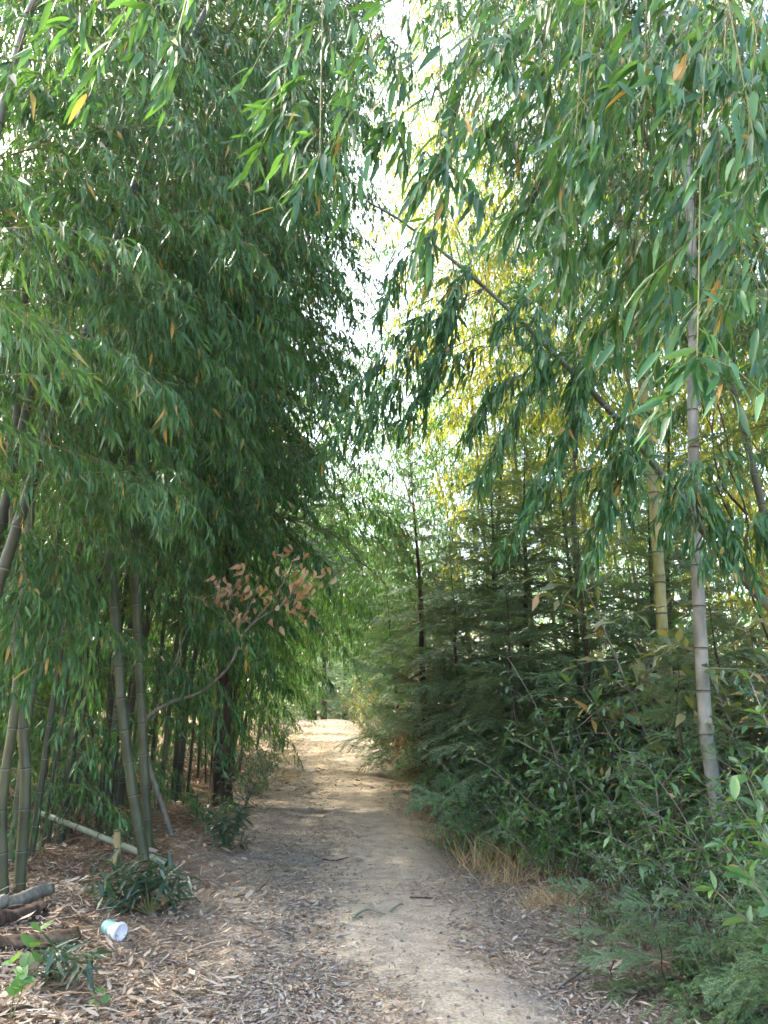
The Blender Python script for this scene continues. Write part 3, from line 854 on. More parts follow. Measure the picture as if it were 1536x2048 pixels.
def conifer(base, height, spread, label, seed, group=None, trunk='dark_bark', low=.3, dead=0.0, r=None, gap=.3, name='conifer', per=(4, 6)):
    rng = np.random.default_rng(seed)
    root = thing(name, label, 'conifer', base, group)
    g = Geo()
    n = 9; lean = rng.normal(0, .05, 2)
    tp = np.array([(lean[0] * height * t ** 2 + rng.normal(0, .01), lean[1] * height * t ** 2, height * t - .05) for t in np.linspace(0, 1, n)])
    r = r or height * .013
    g.tube(tp, r * (1.05 - np.linspace(0, 1, n)) * np.where(np.arange(n) == 0, 1.25, 1), 9, 0)
    put('trunk', g.smooth(g.mesh('trunk', [M[trunk]])), root)
    z = low; c = 0
    while z < height * .985:
        t = z / height
        ln = spread * (1.05 - t) ** .75 * (1 - .45 * math.exp(-((t) / .08) ** 2))
        p = np.array([np.interp(z, tp[:, 2], tp[:, k]) for k in range(3)])
        a0 = rng.uniform(0, 6.28)
        nb = rng.integers(*per) + 1
        for k_ in range(nb):
            a = a0 + k_ * 6.28 / nb + rng.normal(0, .25)
            d = rng.random() < dead * (1.4 - t)
            pitch = -.55 * t + .12 + rng.normal(0, .1)
            put('branch', (FIR_DEAD if d else FIR)[rng.integers(2 if d else 4)], root, p, (rng.normal(0, .3), pitch if not d else .5, a), max(.22, ln * rng.uniform(.55, 1.15)), 'stuff')
        z += gap * .62 * rng.uniform(.8, 1.25); c += 1
    return root


conifer(gz(.62, 12.3), 5.2, 1.35, 'tall ragged conifer with rust brown dead boughs where the path narrows', 401, low=.4, dead=.35, gap=.3)
conifer(gz(1.55, 8.9), 4.2, 1.35, 'broad pale blue green conifer pushing towards the path, widest of the row', 402, low=.2, gap=.25, per=(5, 7))
conifer(gz(2.45, 7.4), 3.3, 1.1, 'bushy dark conifer between the widest conifer and the grey bamboo culm', 403, low=.15, dead=.1, gap=.24)
conifer(gz(1.95, 5.55), 1.75, .75, 'young conifer with tiered feathery boughs in front of the dark hollow', 404, low=.25, gap=.2, name='conifer_sapling')
conifer(gz(2.35, 4.3), 1.35, .8, 'small conifer sapling with glossy fern like boughs among the low shrubs', 405, low=.1, gap=.17, name='conifer_sapling')
conifer(gz(1.0, 16.5), 4.8, 1.3, 'conifer with a reddish bare lower trunk beside the path', 406, trunk='fir_bark', low=1.3, dead=.2, gap=.33)
conifer(gz(3.05, 5.0), 6.5, 1.5, 'conifer with peeling red brown trunk beyond the diagonal bamboo', 407, trunk='fir_bark', low=2.9, dead=.3, r=.075, gap=.42)
conifer(gz(1.72, 3.75), .75, .6, 'low conifer seedling spreading flat over the leaf litter beside the path', 408, low=.08, gap=.13, name='conifer_sapling')
conifer(gz(2.2, 3.55), .7, .7, 'flat conifer seedling under the big leaved shrub', 409, low=.08, gap=.13, name='conifer_sapling')
conifer(gz(1.25, 7.9), 2.6, 1.0, 'pale young conifer in front of the widest conifer, at the path edge', 410, low=.15, gap=.2, name='conifer_sapling')
conifer(gz(.95, 10.2), 3.2, 1.1, 'conifer between the rust brown ragged one and the widest one', 411, low=.15, dead=.1, gap=.22)
conifer(gz(2.0, 8.2), 3.8, 1.2, 'dense blue green conifer behind the bushy dark one', 412, low=.2, gap=.22)
conifer(gz(1.5, 11.5), 5.6, 1.4, 'tall conifer in shade behind the row along the path', 413, low=.3, dead=.15, gap=.28)
conifer(gz(1.85, 7.35), 2.9, 1.1, 'pale feathery conifer close behind the bright leafy shrub', 415, low=.15, gap=.2)
conifer(gz(1.35, 9.8), 4.4, 1.35, 'conifer with long pale boughs just past the widest one', 416, low=.2, gap=.24, per=(5, 7))
conifer(gz(2.9, 8.3), 4.6, 1.3, 'tall conifer rising behind the pale olive shrub', 417, low=.3, gap=.26)
conifer(gz(.75, 13.2), 3.2, 1.1, 'conifer leaning light boughs over the path edge beyond the ragged one', 418, low=.15, gap=.24)
conifer(gz(2.55, 6.1), 2.2, .8, 'slim young conifer between the tiered sapling and the grey culm', 419, low=.2, gap=.2)
conifer(gz(.25, 14.6), 3.4, 1.1, 'small conifer at the path edge past the ragged one', 414, low=.2, gap=.25)
for n_, (u, v, h_, s_, lb) in enumerate([(1230, 1985, .4, .45, 'flat fern like conifer seedling at the rim of the path litter'), (1330, 2000, .5, .5, 'conifer seedling fanned low above the dry litter'), (1450, 2020, .5, .55, 'conifer seedling at the lowest edge beside the thick grey stick'), (1160, 1905, .35, .35, 'little conifer seedling by the thin grey stick'), (1290, 1760, .9, .55, 'knee high conifer sapling in front of the grey upright culm')]):
    k = G(u, v); conifer(k, h_, s_, lb, 440 + n_, low=.06, gap=.2, per=(2, 4), name='conifer_sapling')
FARC = 'hazy conifers where the path dips out of sight'
for n_, (x, y, h_, s_) in enumerate([(-3.2, 44, 8, 2.2), (-1.6, 47, 9, 2.3), (-4.6, 50, 10, 2.4), (-.2, 43, 7, 2), (-2.6, 56, 12, 2.8), (-6.2, 46, 9, 2.4), (-3.9, 46, 6, 2.2), (-2.4, 50, 7, 2.4), (-.9, 51, 8, 2.6), (-3.3, 60, 10, 3), (-5.2, 55, 9, 2.8), (-1.8, 62, 9, 3)]):
    conifer(gz(x, y), h_, s_, 'hazy conifer %s' % ['standing with bare dark trunk in the far opening', 'tallest of those filling the far opening', 'at the grove side of the far opening', 'at the conifer side of the far opening', 'hindmost in the far opening', 'half hidden by bamboo beside the far opening', 'low and bushy in the far opening', 'with broad skirt in the far opening', 'beside the conifer side of the far opening, farther in', 'faint and far back in the far opening', 'far back at the grove side of the far opening', 'far back at the conifer side of the far opening'][n_], 420 + n_, FARC, 'dark_bark', low=1.2 if n_ == 0 else .3, gap=.6, r=.14)


def cedar(base, height, r, label, seed):
    rng = np.random.default_rng(seed)
    root = thing('cedar', label, 'tree', base)
    g = Geo()
    z = np.linspace(0, height, 16)
    tp = np.stack([.02 * np.sin(z * .9 + seed), .02 * np.cos(z * .7), z - .05], -1)
    g.tube(tp, r * (1 - .7 * z / height) * (1 + .45 * np.exp(-z / .18)), 11, 0)
    put('trunk', g.smooth(g.mesh('trunk', [M['dark_bark']])), root)
    for c in range(26):
        zz = height * (.42 + .56 * c / 26)
        put('branch', FIR[rng.integers(4)], root, (0, 0, zz), (rng.normal(0, .3), .25, c * 2.4), 1.7 * (1.15 - c / 26), 'stuff')
    return root


cedar(G(440, 1610), 9, .115, 'dark brown tree trunk standing straight at the grove edge beside the path', 430)
cedar(gz(-2.35, 12.6), 9, .10, 'second dark brown trunk just beyond the straight one at the grove edge', 431)


# the wood all round, too far in to tell its trees apart
rng = np.random.default_rng(81)
cen = []
for x0, x1, y0, y1, zt, n_ in ((-20, -8.5, 3, 26, 12, 260), (-26, -7, 26, 60, 12, 260), (-26, 26, 56, 76, 13, 330), (7, 26, 24, 60, 13, 300), (9.5, 20, 3, 26, 12, 260)):
    c_ = np.stack([rng.uniform(x0, x1, n_), rng.uniform(y0, y1, n_), zt * rng.random(n_) ** .8], -1)
    c_[:, 2] += H(c_[:, 0], c_[:, 1]); cen.append(c_)
cen = np.concatenate(cen); m_ = 70
Lw = np.repeat(cen, m_, 0) + rng.normal(0, 1, (len(cen) * m_, 3)) * np.array((1.1, 1.1, .75))
Dw = rng.normal(0, .7, Lw.shape) + np.array((0, 0, -.6)); Sw = rng.uniform(.2, .48, len(Lw))
g = Geo(); g.inst(BAM4[0], BAM4[1], scaled(frames(Dw, rng, .8), Sw, Sw * .28), Lw)
put('far_wood', g.mesh('far_wood', [M['bamboo_leaf']]), kind='stuff')


# ------------------------------------------------------------------ broad leaved shrubs
def shrub_meshes(seed, mat, h=1.0, stems=6, leaf=.065, wd=.36, n_leaf=16, tm=OVAL4, spread=.45):
    rng = np.random.default_rng(seed)
    gs, gl = Geo(), Geo(); D, L_, S = [], [], []
    for s in range(stems):
        a = s * 6.28 / stems + rng.normal(0, .4)
        st = bend((rng.normal(0, .03), rng.normal(0, .03), 0), (math.cos(a) * spread, math.sin(a) * spread, 1), h * rng.uniform(.6, 1.05), 8, .25, rng, .09)
        gs.tube(st, np.linspace(.007, .002, len(st)), 4, 0)
        for q in range(2, 9):
            for b in range(2):
                aa = rng.uniform(0, 6.28)
                tw = bend(st[q], (math.cos(aa), math.sin(aa), rng.uniform(.1, .9)), h * rng.uniform(.12, .3), 5, .3, rng, .1)
                gs.tube(tw[::2], .0018, 3, 0)
                for j in range(n_leaf // 2):
                    t = rng.uniform(.25, 1) * 5; i0 = min(int(t), 4)
                    p = tw[i0] + (tw[i0 + 1] - tw[i0]) * (t - i0)
                    D.append(norm(norm(tw[-1] - tw[0]) * .6 + rng.normal(0, .6, 3) + np.array((0, 0, .05)))); L_.append(p); S.append(leaf * rng.uniform(.6, 1.2))
    D, L_, S = np.array(D), np.array(L_), np.array(S)
    gl.inst(tm[0], tm[1], scaled(frames(D, rng, .5), S, S * wd), L_)
    return gs.mesh('stems', [M['grey_bark']]), gl.mesh('foliage', [M[mat]])


SH = {'green': [shrub_meshes(500 + i, 'shrub_leaf') for i in range(3)],
      'blue': [shrub_meshes(510 + i, 'shrub_blue', leaf=.055, wd=.3) for i in range(3)],
      'bright': [shrub_meshes(525 + i, 'weed_leaf', h=.9, stems=7, leaf=.06, wd=.34, spread=.7) for i in range(2)],
      'pale': [shrub_meshes(520 + i, 'shrub_pale', leaf=.075, wd=.34, stems=7) for i in range(2)],
      'low': [shrub_meshes(530 + i, 'shrub_leaf', h=.55, stems=7, leaf=.05, spread=.9) for i in range(2)],
      'sparse': [shrub_meshes(540 + i, 'shrub_leaf', h=1.0, stems=4, leaf=.07, wd=.3, n_leaf=7, spread=.3) for i in range(2)]}


def shrub(kind, x, y, size, label, seed, group=None, name='shrub'):
    rng = np.random.default_rng(seed)
    root = thing(name, label, 'shrub', gz(x, y) - np.array((0, 0, .02)), group)
    root.rotation_euler = (0, 0, rng.uniform(0, 6.28))
    root.scale = (size * rng.uniform(.9, 1.1), size * rng.uniform(.9, 1.1), size)
    st, fo = SH[kind][rng.integers(len(SH[kind]))]
    put('stem', st, root); put('foliage', fo, root, kind='stuff')
    return root


shrub('pale', 2.55, 6.3, 2.35, 'pale olive shrub with narrow leaves in front of the yellow green culm', 601)
shrub('pale', 3.2, 6.6, 2.4, 'pale olive shrub with reddish leaf tips behind the grey upright culm', 602)
shrub('green', 1.5, 6.6, 1.35, 'bright green shrub filling the foot of the widest conifer', 603)
shrub('green', 2.0, 6.3, 1.6, 'glossy green shrub on the rim of the dark hollow', 604)
shrub('blue', 1.15, 7.5, 1.0, 'blue green shrub reaching lowest over the path edge before the conifers', 605)
shrub('low', 1.0, 8.3, 1.2, 'bright green ferny bush at the path edge under the widest conifer', 606)
shrub('blue', 2.45, 5.0, 1.35, 'dark shrub around the foot of the grey upright culm', 607)
shrub('green', 2.75, 4.5, 1.5, 'tall glossy shrub below the diagonal bamboo culm', 608)
shrub('sparse', 1.75, 5.0, 1.0, 'thin upright shrub with few leaves in the dry grass', 609)
shrub('sparse', 1.42, 5.2, .75, 'leggy young shrub beside the dry grass tuft', 610)
shrub('sparse', 2.0, 4.7, .9, 'slender shrub with bright new leaves before the hollow', 611)
shrub('blue', 1.6, 4.55, .75, 'small blue green bush at the litter edge below the leggy shrub', 612)
shrub('low', 1.9, 4.15, .95, 'low dark glossy bush beside the small sapling', 613)
shrub('blue', 2.15, 4.0, 1.05, 'dense dark bush beneath the big leaved shrub', 614)
shrub('low', 1.55, 4.05, .6, 'knee high bush with round leaves over brown litter', 615)
shrub('blue', 1.75, 7.0, 1.9, 'dense blue green shrub between the young conifer and the dark hollow', 616)
shrub('green', 2.35, 6.6, 2.0, 'leafy shrub spreading behind the tiered conifer sapling', 617)
shrub('green', 1.35, 7.3, 1.3, 'bright leafy shrub at the foot of the pale young conifer', 618)
shrub('pale', 2.7, 5.7, 1.9, 'olive shrub close behind the grey upright culm', 619)
shrub('blue', 3.0, 4.9, 1.7, 'dark glossy shrub under the diagonal culm beside the grey one', 620)
for n_, (u, v, s_, kd, lb) in enumerate([(1120, 1800, .42, 'sparse', 'tiny leafy shrub amid dry needles at the litter edge'), (1210, 1850, .5, 'low', 'small shrub with round glossy leaves over reddish litter'), (1290, 1900, .55, 'blue', 'dense little bush at the foot of the leggy shrub'),
                                         (1390, 1960, .6, 'low', 'ankle high glossy bush beside the flat seedlings'), (1090, 1740, .5, 'sparse', 'thin weed shrub in the straw grass'), (1200, 1760, .7, 'low', 'round green bush just below the dark hollow'),
                                         (1470, 2000, .5, 'blue', 'dark low bush above the thick grey stick'), (1330, 1830, .8, 'green', 'upright leafy shrub before the small conifer sapling'), (1010, 1680, .6, 'low', 'green bush behind the tall feathery straw'), (940, 1660, .6, 'blue', 'small blue green bush leaning over the path edge by the arching grass')]):
    k = G(u, v); shrub(kd, k[0], k[1], s_, lb, 680 + n_)
for n_, (x, y, s_, lb) in enumerate([(.98, 7.7, .9, 'fresh green bush spilling over the path edge before the pale young conifer'), (.72, 9.2, 1.0, 'fresh green bush at the path edge under the conifer beside the ragged one'), (1.3, 6.7, .95, 'fresh green bush just behind the arching yellow green grass'),
                                     (1.75, 5.7, .8, 'fresh green bush among the straw before the tiered sapling'), (2.0, 5.0, .7, 'fresh green low bush at the foot of the grey upright culm')]):
    shrub('bright', x, y, s_, lb, 690 + n_)
shrub('green', 1.95, 4.7, 1.15, 'leafy shrub standing close before the foot of the grey upright culm', 696)
shrub('bright', 2.3, 4.75, 1.2, 'fresh green shrub between the grey culm foot and the big leaved shrub', 697)
shrub('blue', 1.45, 8.1, 1.7, 'blue green shrub crowding the lower boughs of the widest conifer', 698)
WALL = 'shrubs lining the conifer side of the path farther off'
for n_, (x, y, s_, kd) in enumerate([(.75, 10.3, 1.3, 'blue'), (1.2, 10.8, 1.8, 'green'), (.45, 13.6, 1.2, 'green'), (.3, 15.3, 1.2, 'blue'), (.9, 14.2, 2.0, 'pale'), (.05, 17.5, 1.3, 'pale'), (.6, 18.5, 2.2, 'blue'),
                                     (-.2, 20.5, 1.3, 'green'), (.3, 22, 2.2, 'pale'), (-.5, 24.5, 1.4, 'pale'), (.1, 26.5, 2.3, 'blue'), (-.8, 28.5, 1.4, 'pale'), (-.3, 31, 2.2, 'pale'), (2.0, 9.8, 2.0, 'blue'), (1.6, 12.8, 2.2, 'green'), (2.9, 9.4, 2.2, 'pale'), (3.6, 8, 2.2, 'green'), (4.2, 6.5, 2.3, 'blue')]):
    shrub(kd, x, y, s_, {'pale': 'pale olive', 'green': 'bright green', 'blue': 'blue green'}[kd] + ' shrub ' + whereabouts(x, y), 630 + n_, WALL)
UNDER = 'dark undergrowth bushes between the culms'
rng = np.random.default_rng(91)
for n_ in range(24):
    y = rng.uniform(6.6, 13); x = -rng.uniform(.30 * y, .30 * y + 2.6) + .1
    shrub(['low', 'blue', 'sparse'][n_ % 3], x, y, rng.uniform(.6, 1.1), ['low spreading', 'blue green', 'thin leggy'][n_ % 3] + ' bush ' + whereabouts(x, y), 760 + n_, UNDER)
LOWS = 'low bushes under the bamboo grove'
for n_, (x, y, s_, kd) in enumerate([(-1.85, 9.2, .8, 'low'), (-1.7, 10.4, .9, 'blue'), (-1.75, 11.6, .8, 'low'), (-1.9, 13.2, 1.0, 'blue'), (-2.05, 15, 1.0, 'low'), (-2.2, 17, 1.1, 'blue'), (-2.4, 19, 1.2, 'low'), (-2.65, 21.5, 1.3, 'blue'), (-2.9, 24.5, 1.4, 'green'), (-3.2, 28, 1.4, 'blue'), (-3.5, 32, 1.4, 'green'), (-2.6, 8.2, .7, 'low'), (-3.3, 8.6, .8, 'blue')]):
    shrub(kd, x, y, s_, {'low': 'low spreading', 'green': 'bright green', 'blue': 'blue green'}[kd] + ' bush ' + whereabouts(x, y), 660 + n_, LOWS)

# big leaved shrub at the edge: leaves one by one
LEAF_BIG = []
for i in range(3):
    tv, tf = blade([.2, .5, .8], [.34, .5, .33], .15 + .12 * i, .14)
    g = Geo(); g.add(tv * np.array((1, .40, 1)), tf)
    LEAF_BIG.append(g.smooth(g.mesh('broad_leaf', [M['weed_leaf'] if i == 3 else M['shrub_leaf']])))


def leafy_plant(base, tips, leaf_mesh, leaf_len, per, label, seed, name='shrub', cat='shrub', stem_r=.006, stem_mat='grey_bark', up=.3, t0=.35, hang=0.0, whorl=0):
    """plant with one stem per tip and every leaf an object"""
    rng = np.random.default_rng(seed)
    root = thing(name, label, cat, base)
    base = np.asarray(base, float)
    for tip in tips:
        tip = np.asarray(tip, float)
        st = catmull([base, base + (tip - base) * .5 + np.array((0, 0, .08 * np.linalg.norm(tip - base))) + rng.normal(0, .02, 3), tip], 9)
        g = Geo(); g.tube(st - base, np.linspace(stem_r, stem_r * .35, 9), 5)
        put('stem', g.smooth(g.mesh('stem', [M[stem_mat]])), root)
        for j in range(per):
            t = t0 + (1 - t0) * (j + rng.uniform(0, .8)) / per
            if j > per - 1 - whorl: t = 1
            q = min(int(t * 8), 7); p = st[q] + (st[q + 1] - st[q]) * (t * 8 - q)
            tg = norm(st[q + 1] - st[q]); a = j * 2.4 + rng.normal(0, .3)
            sd = norm(np.cross(tg, (.3, .2, 1))); sd2 = np.cross(tg, sd)
            d = norm(sd * math.cos(a) + sd2 * math.sin(a) + tg * rng.uniform(.3, .9) + np.array((0, 0, up - hang)))
            fr = frames(d[None], rng, .4)[0]
            mt = Matrix([list(r) for r in fr]).to_4x4(); mt.translation = Vector(p - base)
            o = put('leaf', leaf_mesh[rng.integers(len(leaf_mesh))], root)
            o.matrix_local = mt @ Matrix.Scale(leaf_len * rng.uniform(.65, 1.15), 4)
    return root


k = gz(1.92, 3.5)
tips = [P(u, v, y) for u, v, y in [(1500, 1560, 3.3), (1530, 1510, 3.4), (1470, 1600, 3.2), (1520, 1650, 3.2), (1450, 1690, 3.2), (1500, 1760, 3.1), (1430, 1780, 3.2), (1540, 1700, 3.3), (1525, 1430, 3.6), (1535, 1310, 3.7), (1500, 1360, 3.8), (1535, 1590, 3.0), (1480, 1530, 3.5), (1535, 1820, 3.2), (1560, 1640, 3.1)]]
leafy_plant(k, tips, LEAF_BIG, .085, 17, 'bushy shrub with big oval bright green leaves overhanging the lowest conifer seedlings', 701, whorl=4, t0=.45)

# young bamboo with leaves one by one, in the litter
LEAF_YOUNG = []
for lf in LEAF_NEAR:
    me = lf.copy(); me.materials.clear(); me.materials.append(M['bamboo_leaf_dark']); LEAF_YOUNG.append(me)


def tuft(base, u0, u1, v0, v1, n, seed, label, ln=.13, per=7):
    rng = np.random.default_rng(seed)
    base = np.asarray(base)
    tips = [P(rng.uniform(u0, u1), rng.uniform(v0, v1), base[1] + rng.normal(0, .12)) for _ in range(n)]
    return leafy_plant(base, tips, LEAF_YOUNG, ln, per, label, seed, 'young_bamboo', 'young bamboo', .004, 'twig', up=-.1, hang=.35, t0=.5, whorl=3)


tuft(G(300, 1830), 205, 375, 1715, 1800, 24, 711, 'dark leaved young bamboo drooping behind the white cup', .15, 11)
tuft(G(120, 1975), 70, 190, 1880, 1945, 14, 712, 'young bamboo with narrow leaves in front of the white cup', .12, 8)
tuft(G(462, 1700), 425, 500, 1600, 1690, 20, 713, 'dark young bamboo bush where the path edge meets the grove', .15, 9)
tuft(G(185, 1800), 120, 230, 1745, 1790, 6, 714, 'grey green young bamboo lying low beside the split logs', .11, 8)
tuft(G(390, 1660), 380, 430, 1590, 1640, 6, 715, 'small dark bamboo shoot beside the bare branching sapling', .13, 8)
LEAF_WEED = []
for i in range(2):
    tv, tf = blade([.15, .45, .75], [.42, .5, .28], .2, .1)
    g = Geo(); g.add(tv * np.array((1, .8, 1)), tf); LEAF_WEED.append(g.smooth(g.mesh('weed_leaf', [M['weed_leaf']])))
k = G(18, 2046)
leafy_plant(k, [k + np.array((-.02, .03, .22)), k + np.array((.04, 0, .16))], LEAF_WEED, .06, 8, 'bright green weed with toothed leaves at the edge of the litter', 721, 'weed', 'weed', .003, 'twig', whorl=2)
k = G(62, 1990)
leafy_plant(k, [k + np.array((.02, 0, .28)), k + np.array((-.02, .02, .2))], LEAF_WEED, .085, 3, 'weed with two round green leaves beside the narrow leaved young bamboo', 722, 'weed', 'weed', .003, 'twig', whorl=2)
k = G(195, 2036)
leafy_plant(k, [k + np.array((.02, 0, .1)), k + np.array((-.03, .02, .07))], LEAF_WEED, .05, 3, 'tiny two leaved weed alone in the brown litter', 723, 'weed', 'weed', .003, 'twig', whorl=2)

# bare sapling with withered leaves
rng = np.random.default_rng(77)
k = gz(-2.0, 8.0)
Y0 = 7.9
root = thing('bare_sapling', 'bare forked sapling with curled orange brown leaves reaching over the path', 'sapling', k)
main = catmull([k, P(285, 1470, Y0), P(330, 1410, Y0), P(400, 1385, Y0), P(460, 1330, Y0), P(492, 1260, Y0), P(560, 1212, Y0), P(625, 1185, Y0)], 26)
g = Geo(); g.tube(main - k, np.linspace(.024, .004, 26), 6); put('stem', g.smooth(g.mesh('stem', [M['grey_bark']])), root)
limbs = [[P(305, 1440, Y0), P(340, 1350, Y0), P(375, 1260, Y0), P(410, 1215, Y0)], [P(340, 1350, Y0), P(362, 1310, Y0), P(360, 1270, Y0), P(395, 1222, Y0)],
         [P(470, 1310, Y0), P(480, 1250, Y0), P(505, 1200, Y0), P(520, 1150, Y0)], [P(492, 1262, Y0), P(540, 1205, Y0), P(575, 1150, Y0), P(590, 1110, Y0)],
         [P(505, 1250, Y0), P(455, 1215, Y0), P(430, 1170, Y0)], [P(560, 1212, Y0), P(610, 1165, Y0), P(665, 1150, Y0)], [P(455, 1215, Y0), P(470, 1170, Y0), P(480, 1150, Y0)]]
for l in limbs:
    c = catmull(l, 10); g = Geo(); g.tube(c - k, np.linspace(.009, .003, 10), 5); put('branch', g.smooth(g.mesh('branch', [M['grey_bark']])), root)
LEAF_DRY = []
for i in range(3):
    tv, tf = blade([.2, .5, .8], [.36, .5, .3], .35 + .2 * i, .5 + .2 * i)
    g = Geo(); g.add(tv * np.array((1, .5, 1)), tf); LEAF_DRY.append(g.smooth(g.mesh('withered_leaf', [M['brown_leaf']])))
tipsets = [limbs[2], limbs[3], limbs[4], limbs[5], limbs[6], [main[-6], main[-3], main[-1]]]
for q in range(130):
    l = catmull(tipsets[q % 6], 10); p = l[rng.integers(3, 10)] + rng.normal(0, .09, 3)
    d = norm(np.array((rng.normal(0, .5), rng.normal(0, .5), -1)))
    mt = Matrix([list(r) for r in frames(d[None], rng, 1.5, (1, 0, 0))[0]]).to_4x4(); mt.translation = Vector(p - k)
    o = put('leaf', LEAF_DRY[q % 3], root); o.matrix_local = mt @ Matrix.Scale(rng.uniform(.06, .11), 4)

# dead twiggy bush beyond the grey culm
k = gz(3.35, 5.9)
root = thing('dead_sapling', 'leafless black twiggy sapling beyond the grey upright culm', 'sapling', k)
for l in [[k, P(1505, 1200, 5.9), P(1495, 1030, 5.9), P(1440, 900, 5.9), P(1400, 800, 5.9)], [P(1495, 1030, 5.9), P(1440, 960, 5.9), P(1425, 850, 5.9), P(1445, 760, 5.9)],
          [P(1440, 890, 5.9), P(1480, 860, 5.9), P(1520, 905, 5.9)], [P(1500, 1100, 5.9), P(1450, 1010, 5.9), P(1420, 950, 5.9), P(1380, 930, 5.9)], [P(1460, 930, 5.9), P(1450, 860, 5.9), P(1420, 760, 5.9)]]:
    c = catmull(l, 12); g = Geo(); g.tube(c - k, np.linspace(.011, .004, 12), 5); put('branch', g.smooth(g.mesh('branch', [M['dark_bark']])), root)


# ------------------------------------------------------------------ fallen things, the cup
def pole(pts, r0, r1, mat, name, label, cat, step=.24):
    pts = np.asarray(pts, float); g = Geo()
    q = by_length(pts, step); base = q[0].copy()
    culm_geo(g, q, r0, r1)
    g.tube([q[0] + norm(q[1] - q[0]) * .014, q[0] + norm(q[1] - q[0]) * .02], [r0 * 1.03, r0 * .7], 9, 0, cap=2)
    e = norm(q[-1] - q[-2]); g.tube([q[-1] + e * .012, q[-1] + e * .013], [r1 * 1.03, r1 * .8], 9, 0, cap=2)
    return tag(put(name, rel_mesh(g, name, [M[mat], M['node_pale'], M['node_dark']], base), None, base), label, cat)


a, b = G(335, 1735), P(40, 1610, 7.6)
pole([a + np.array((0, 0, .03)), a + (b - a) * .5 + np.array((0, 0, .02)), b], .030, .022, 'culm_dead', 'fallen_bamboo_pole', 'pale fallen bamboo pole slanting down behind the broken stake', 'bamboo pole')
k = G(228, 1735)
pole([k - np.array((0, 0, .05)), k + np.array((.02, 0, .17)), P(234, 1652, k[1])], .027, .026, 'culm_tan', 'bamboo_stake', 'short broken tan bamboo stake standing upright in front of the fallen pole', 'stake', .13)


def log(p0, p1, r, label, seed, mat='dead_wood', half=False):
    rng = np.random.default_rng(seed); n = 40
    p0, p1 = np.asarray(p0, float), np.asarray(p1, float)
    t = np.linspace(0, 1, n)[:, None]
    pts = p0 + (p1 - p0) * t + np.stack([np.interp(np.linspace(0, 9, n), np.arange(10), rng.normal(0, r * .22, 10)) for _ in range(3)], -1)
    rad = r * (1 + np.interp(np.linspace(0, 12, n), np.arange(13), rng.normal(0, .12, 13)))
    g = Geo(); g.tube(pts - p0, rad, 16, 0, cap=True)
    ridge = np.tile(rng.normal(0, .10, 16), n) + rng.normal(0, .06, 16 * n)      # bark plates and cracks along the log
    ctr = np.repeat(pts - p0, 16, 0)
    g.v[0] = ctr + (g.v[0] - ctr) * (1 + ridge)[:, None]
    g.v[0][-16:] += norm(p1 - p0) * rng.normal(0, r * .5, (16, 1))                # broken end
    me = g.mesh('log', [M[mat]])
    return tag(put('log', g.smooth(me), None, p0), label, 'log')


log(G(-60, 1850) + np.array((0, 0, .06)), G(95, 1800) + np.array((0, 0, .06)), .035, 'pale grey weathered log on top of the dark one', 801, 'grey_bark')
log(G(-60, 1862) + np.array((0, 0, .02)), G(85, 1828) + np.array((0, 0, .02)), .045, 'dark rotten log under the pale grey one', 802, 'dark_bark')
log(G(-60, 1905) + np.array((0, 0, .03)), G(150, 1874) + np.array((0, 0, .02)), .045, 'brown log half sunk in litter beside the white cup', 803, 'rotten_wood')


def fallen_stick(pix, r, label, mat='dead_wood'):
    pts = np.array([G(u, v) + np.array((0, 0, r + .012 + dz)) for u, v, dz in pix])
    base = pts[0].copy(); g = Geo(); g.tube(catmull(pts - base, 12), np.linspace(r, r * .5, 12), 6, 0, cap=True)
    return tag(put('stick', g.smooth(g.mesh('stick', [M[mat]])), None, base), label, 'stick')


fallen_stick([(705, 1842, 0), (735, 1832, .02), (770, 1836, 0)], .012, 'pale curled stick lying across the sandy crown of the path', 'culm_dead')
fallen_stick([(780, 1828, 0), (800, 1820, .015), (806, 1816, 0)], .009, 'short pale stick beside the curled one on the sand', 'culm_dead')
fallen_stick([(645, 1723, 0), (672, 1725, 0), (697, 1721, .01)], .007, 'dark thin stick on the path behind the sandy hump', 'dark_bark')
fallen_stick([(1115, 1985, 0), (1190, 1940, .02), (1238, 1915, .05)], .007, 'thin grey stick pointing from the litter into the bushes', 'grey_bark')
fallen_stick([(1536, 2040, .03), (1500, 2050, .02), (1440, 2060, 0)], .014, 'thick grey stick at the lowest corner of the litter', 'grey_bark')
fallen_stick([(820, 1800, 0), (860, 1803, .006), (880, 1804, 0)], .006, 'straight brown twig on the sandy hump', 'dark_bark')
fallen_stick([(0, 2040, 0), (50, 2030, .01), (75, 2036, 0)], .01, 'dark stick in the litter by the toothed weed', 'dark_bark')

# the cup
def lathe(g, prof, n=28, mi=0):
    a = np.linspace(0, 2 * math.pi, n, endpoint=False)
    V = np.array([[(x, r * math.cos(t), r * math.sin(t)) for t in a] for x, r in prof]).reshape(-1, 3)
    i = np.arange(len(prof) - 1)[:, None] * n; j = np.arange(n)[None]; k_ = (j + 1) % n
    g.add(V, np.stack([i + j, i + k_, i + n + k_, i + n + j], -1).reshape(-1, 4), mi)


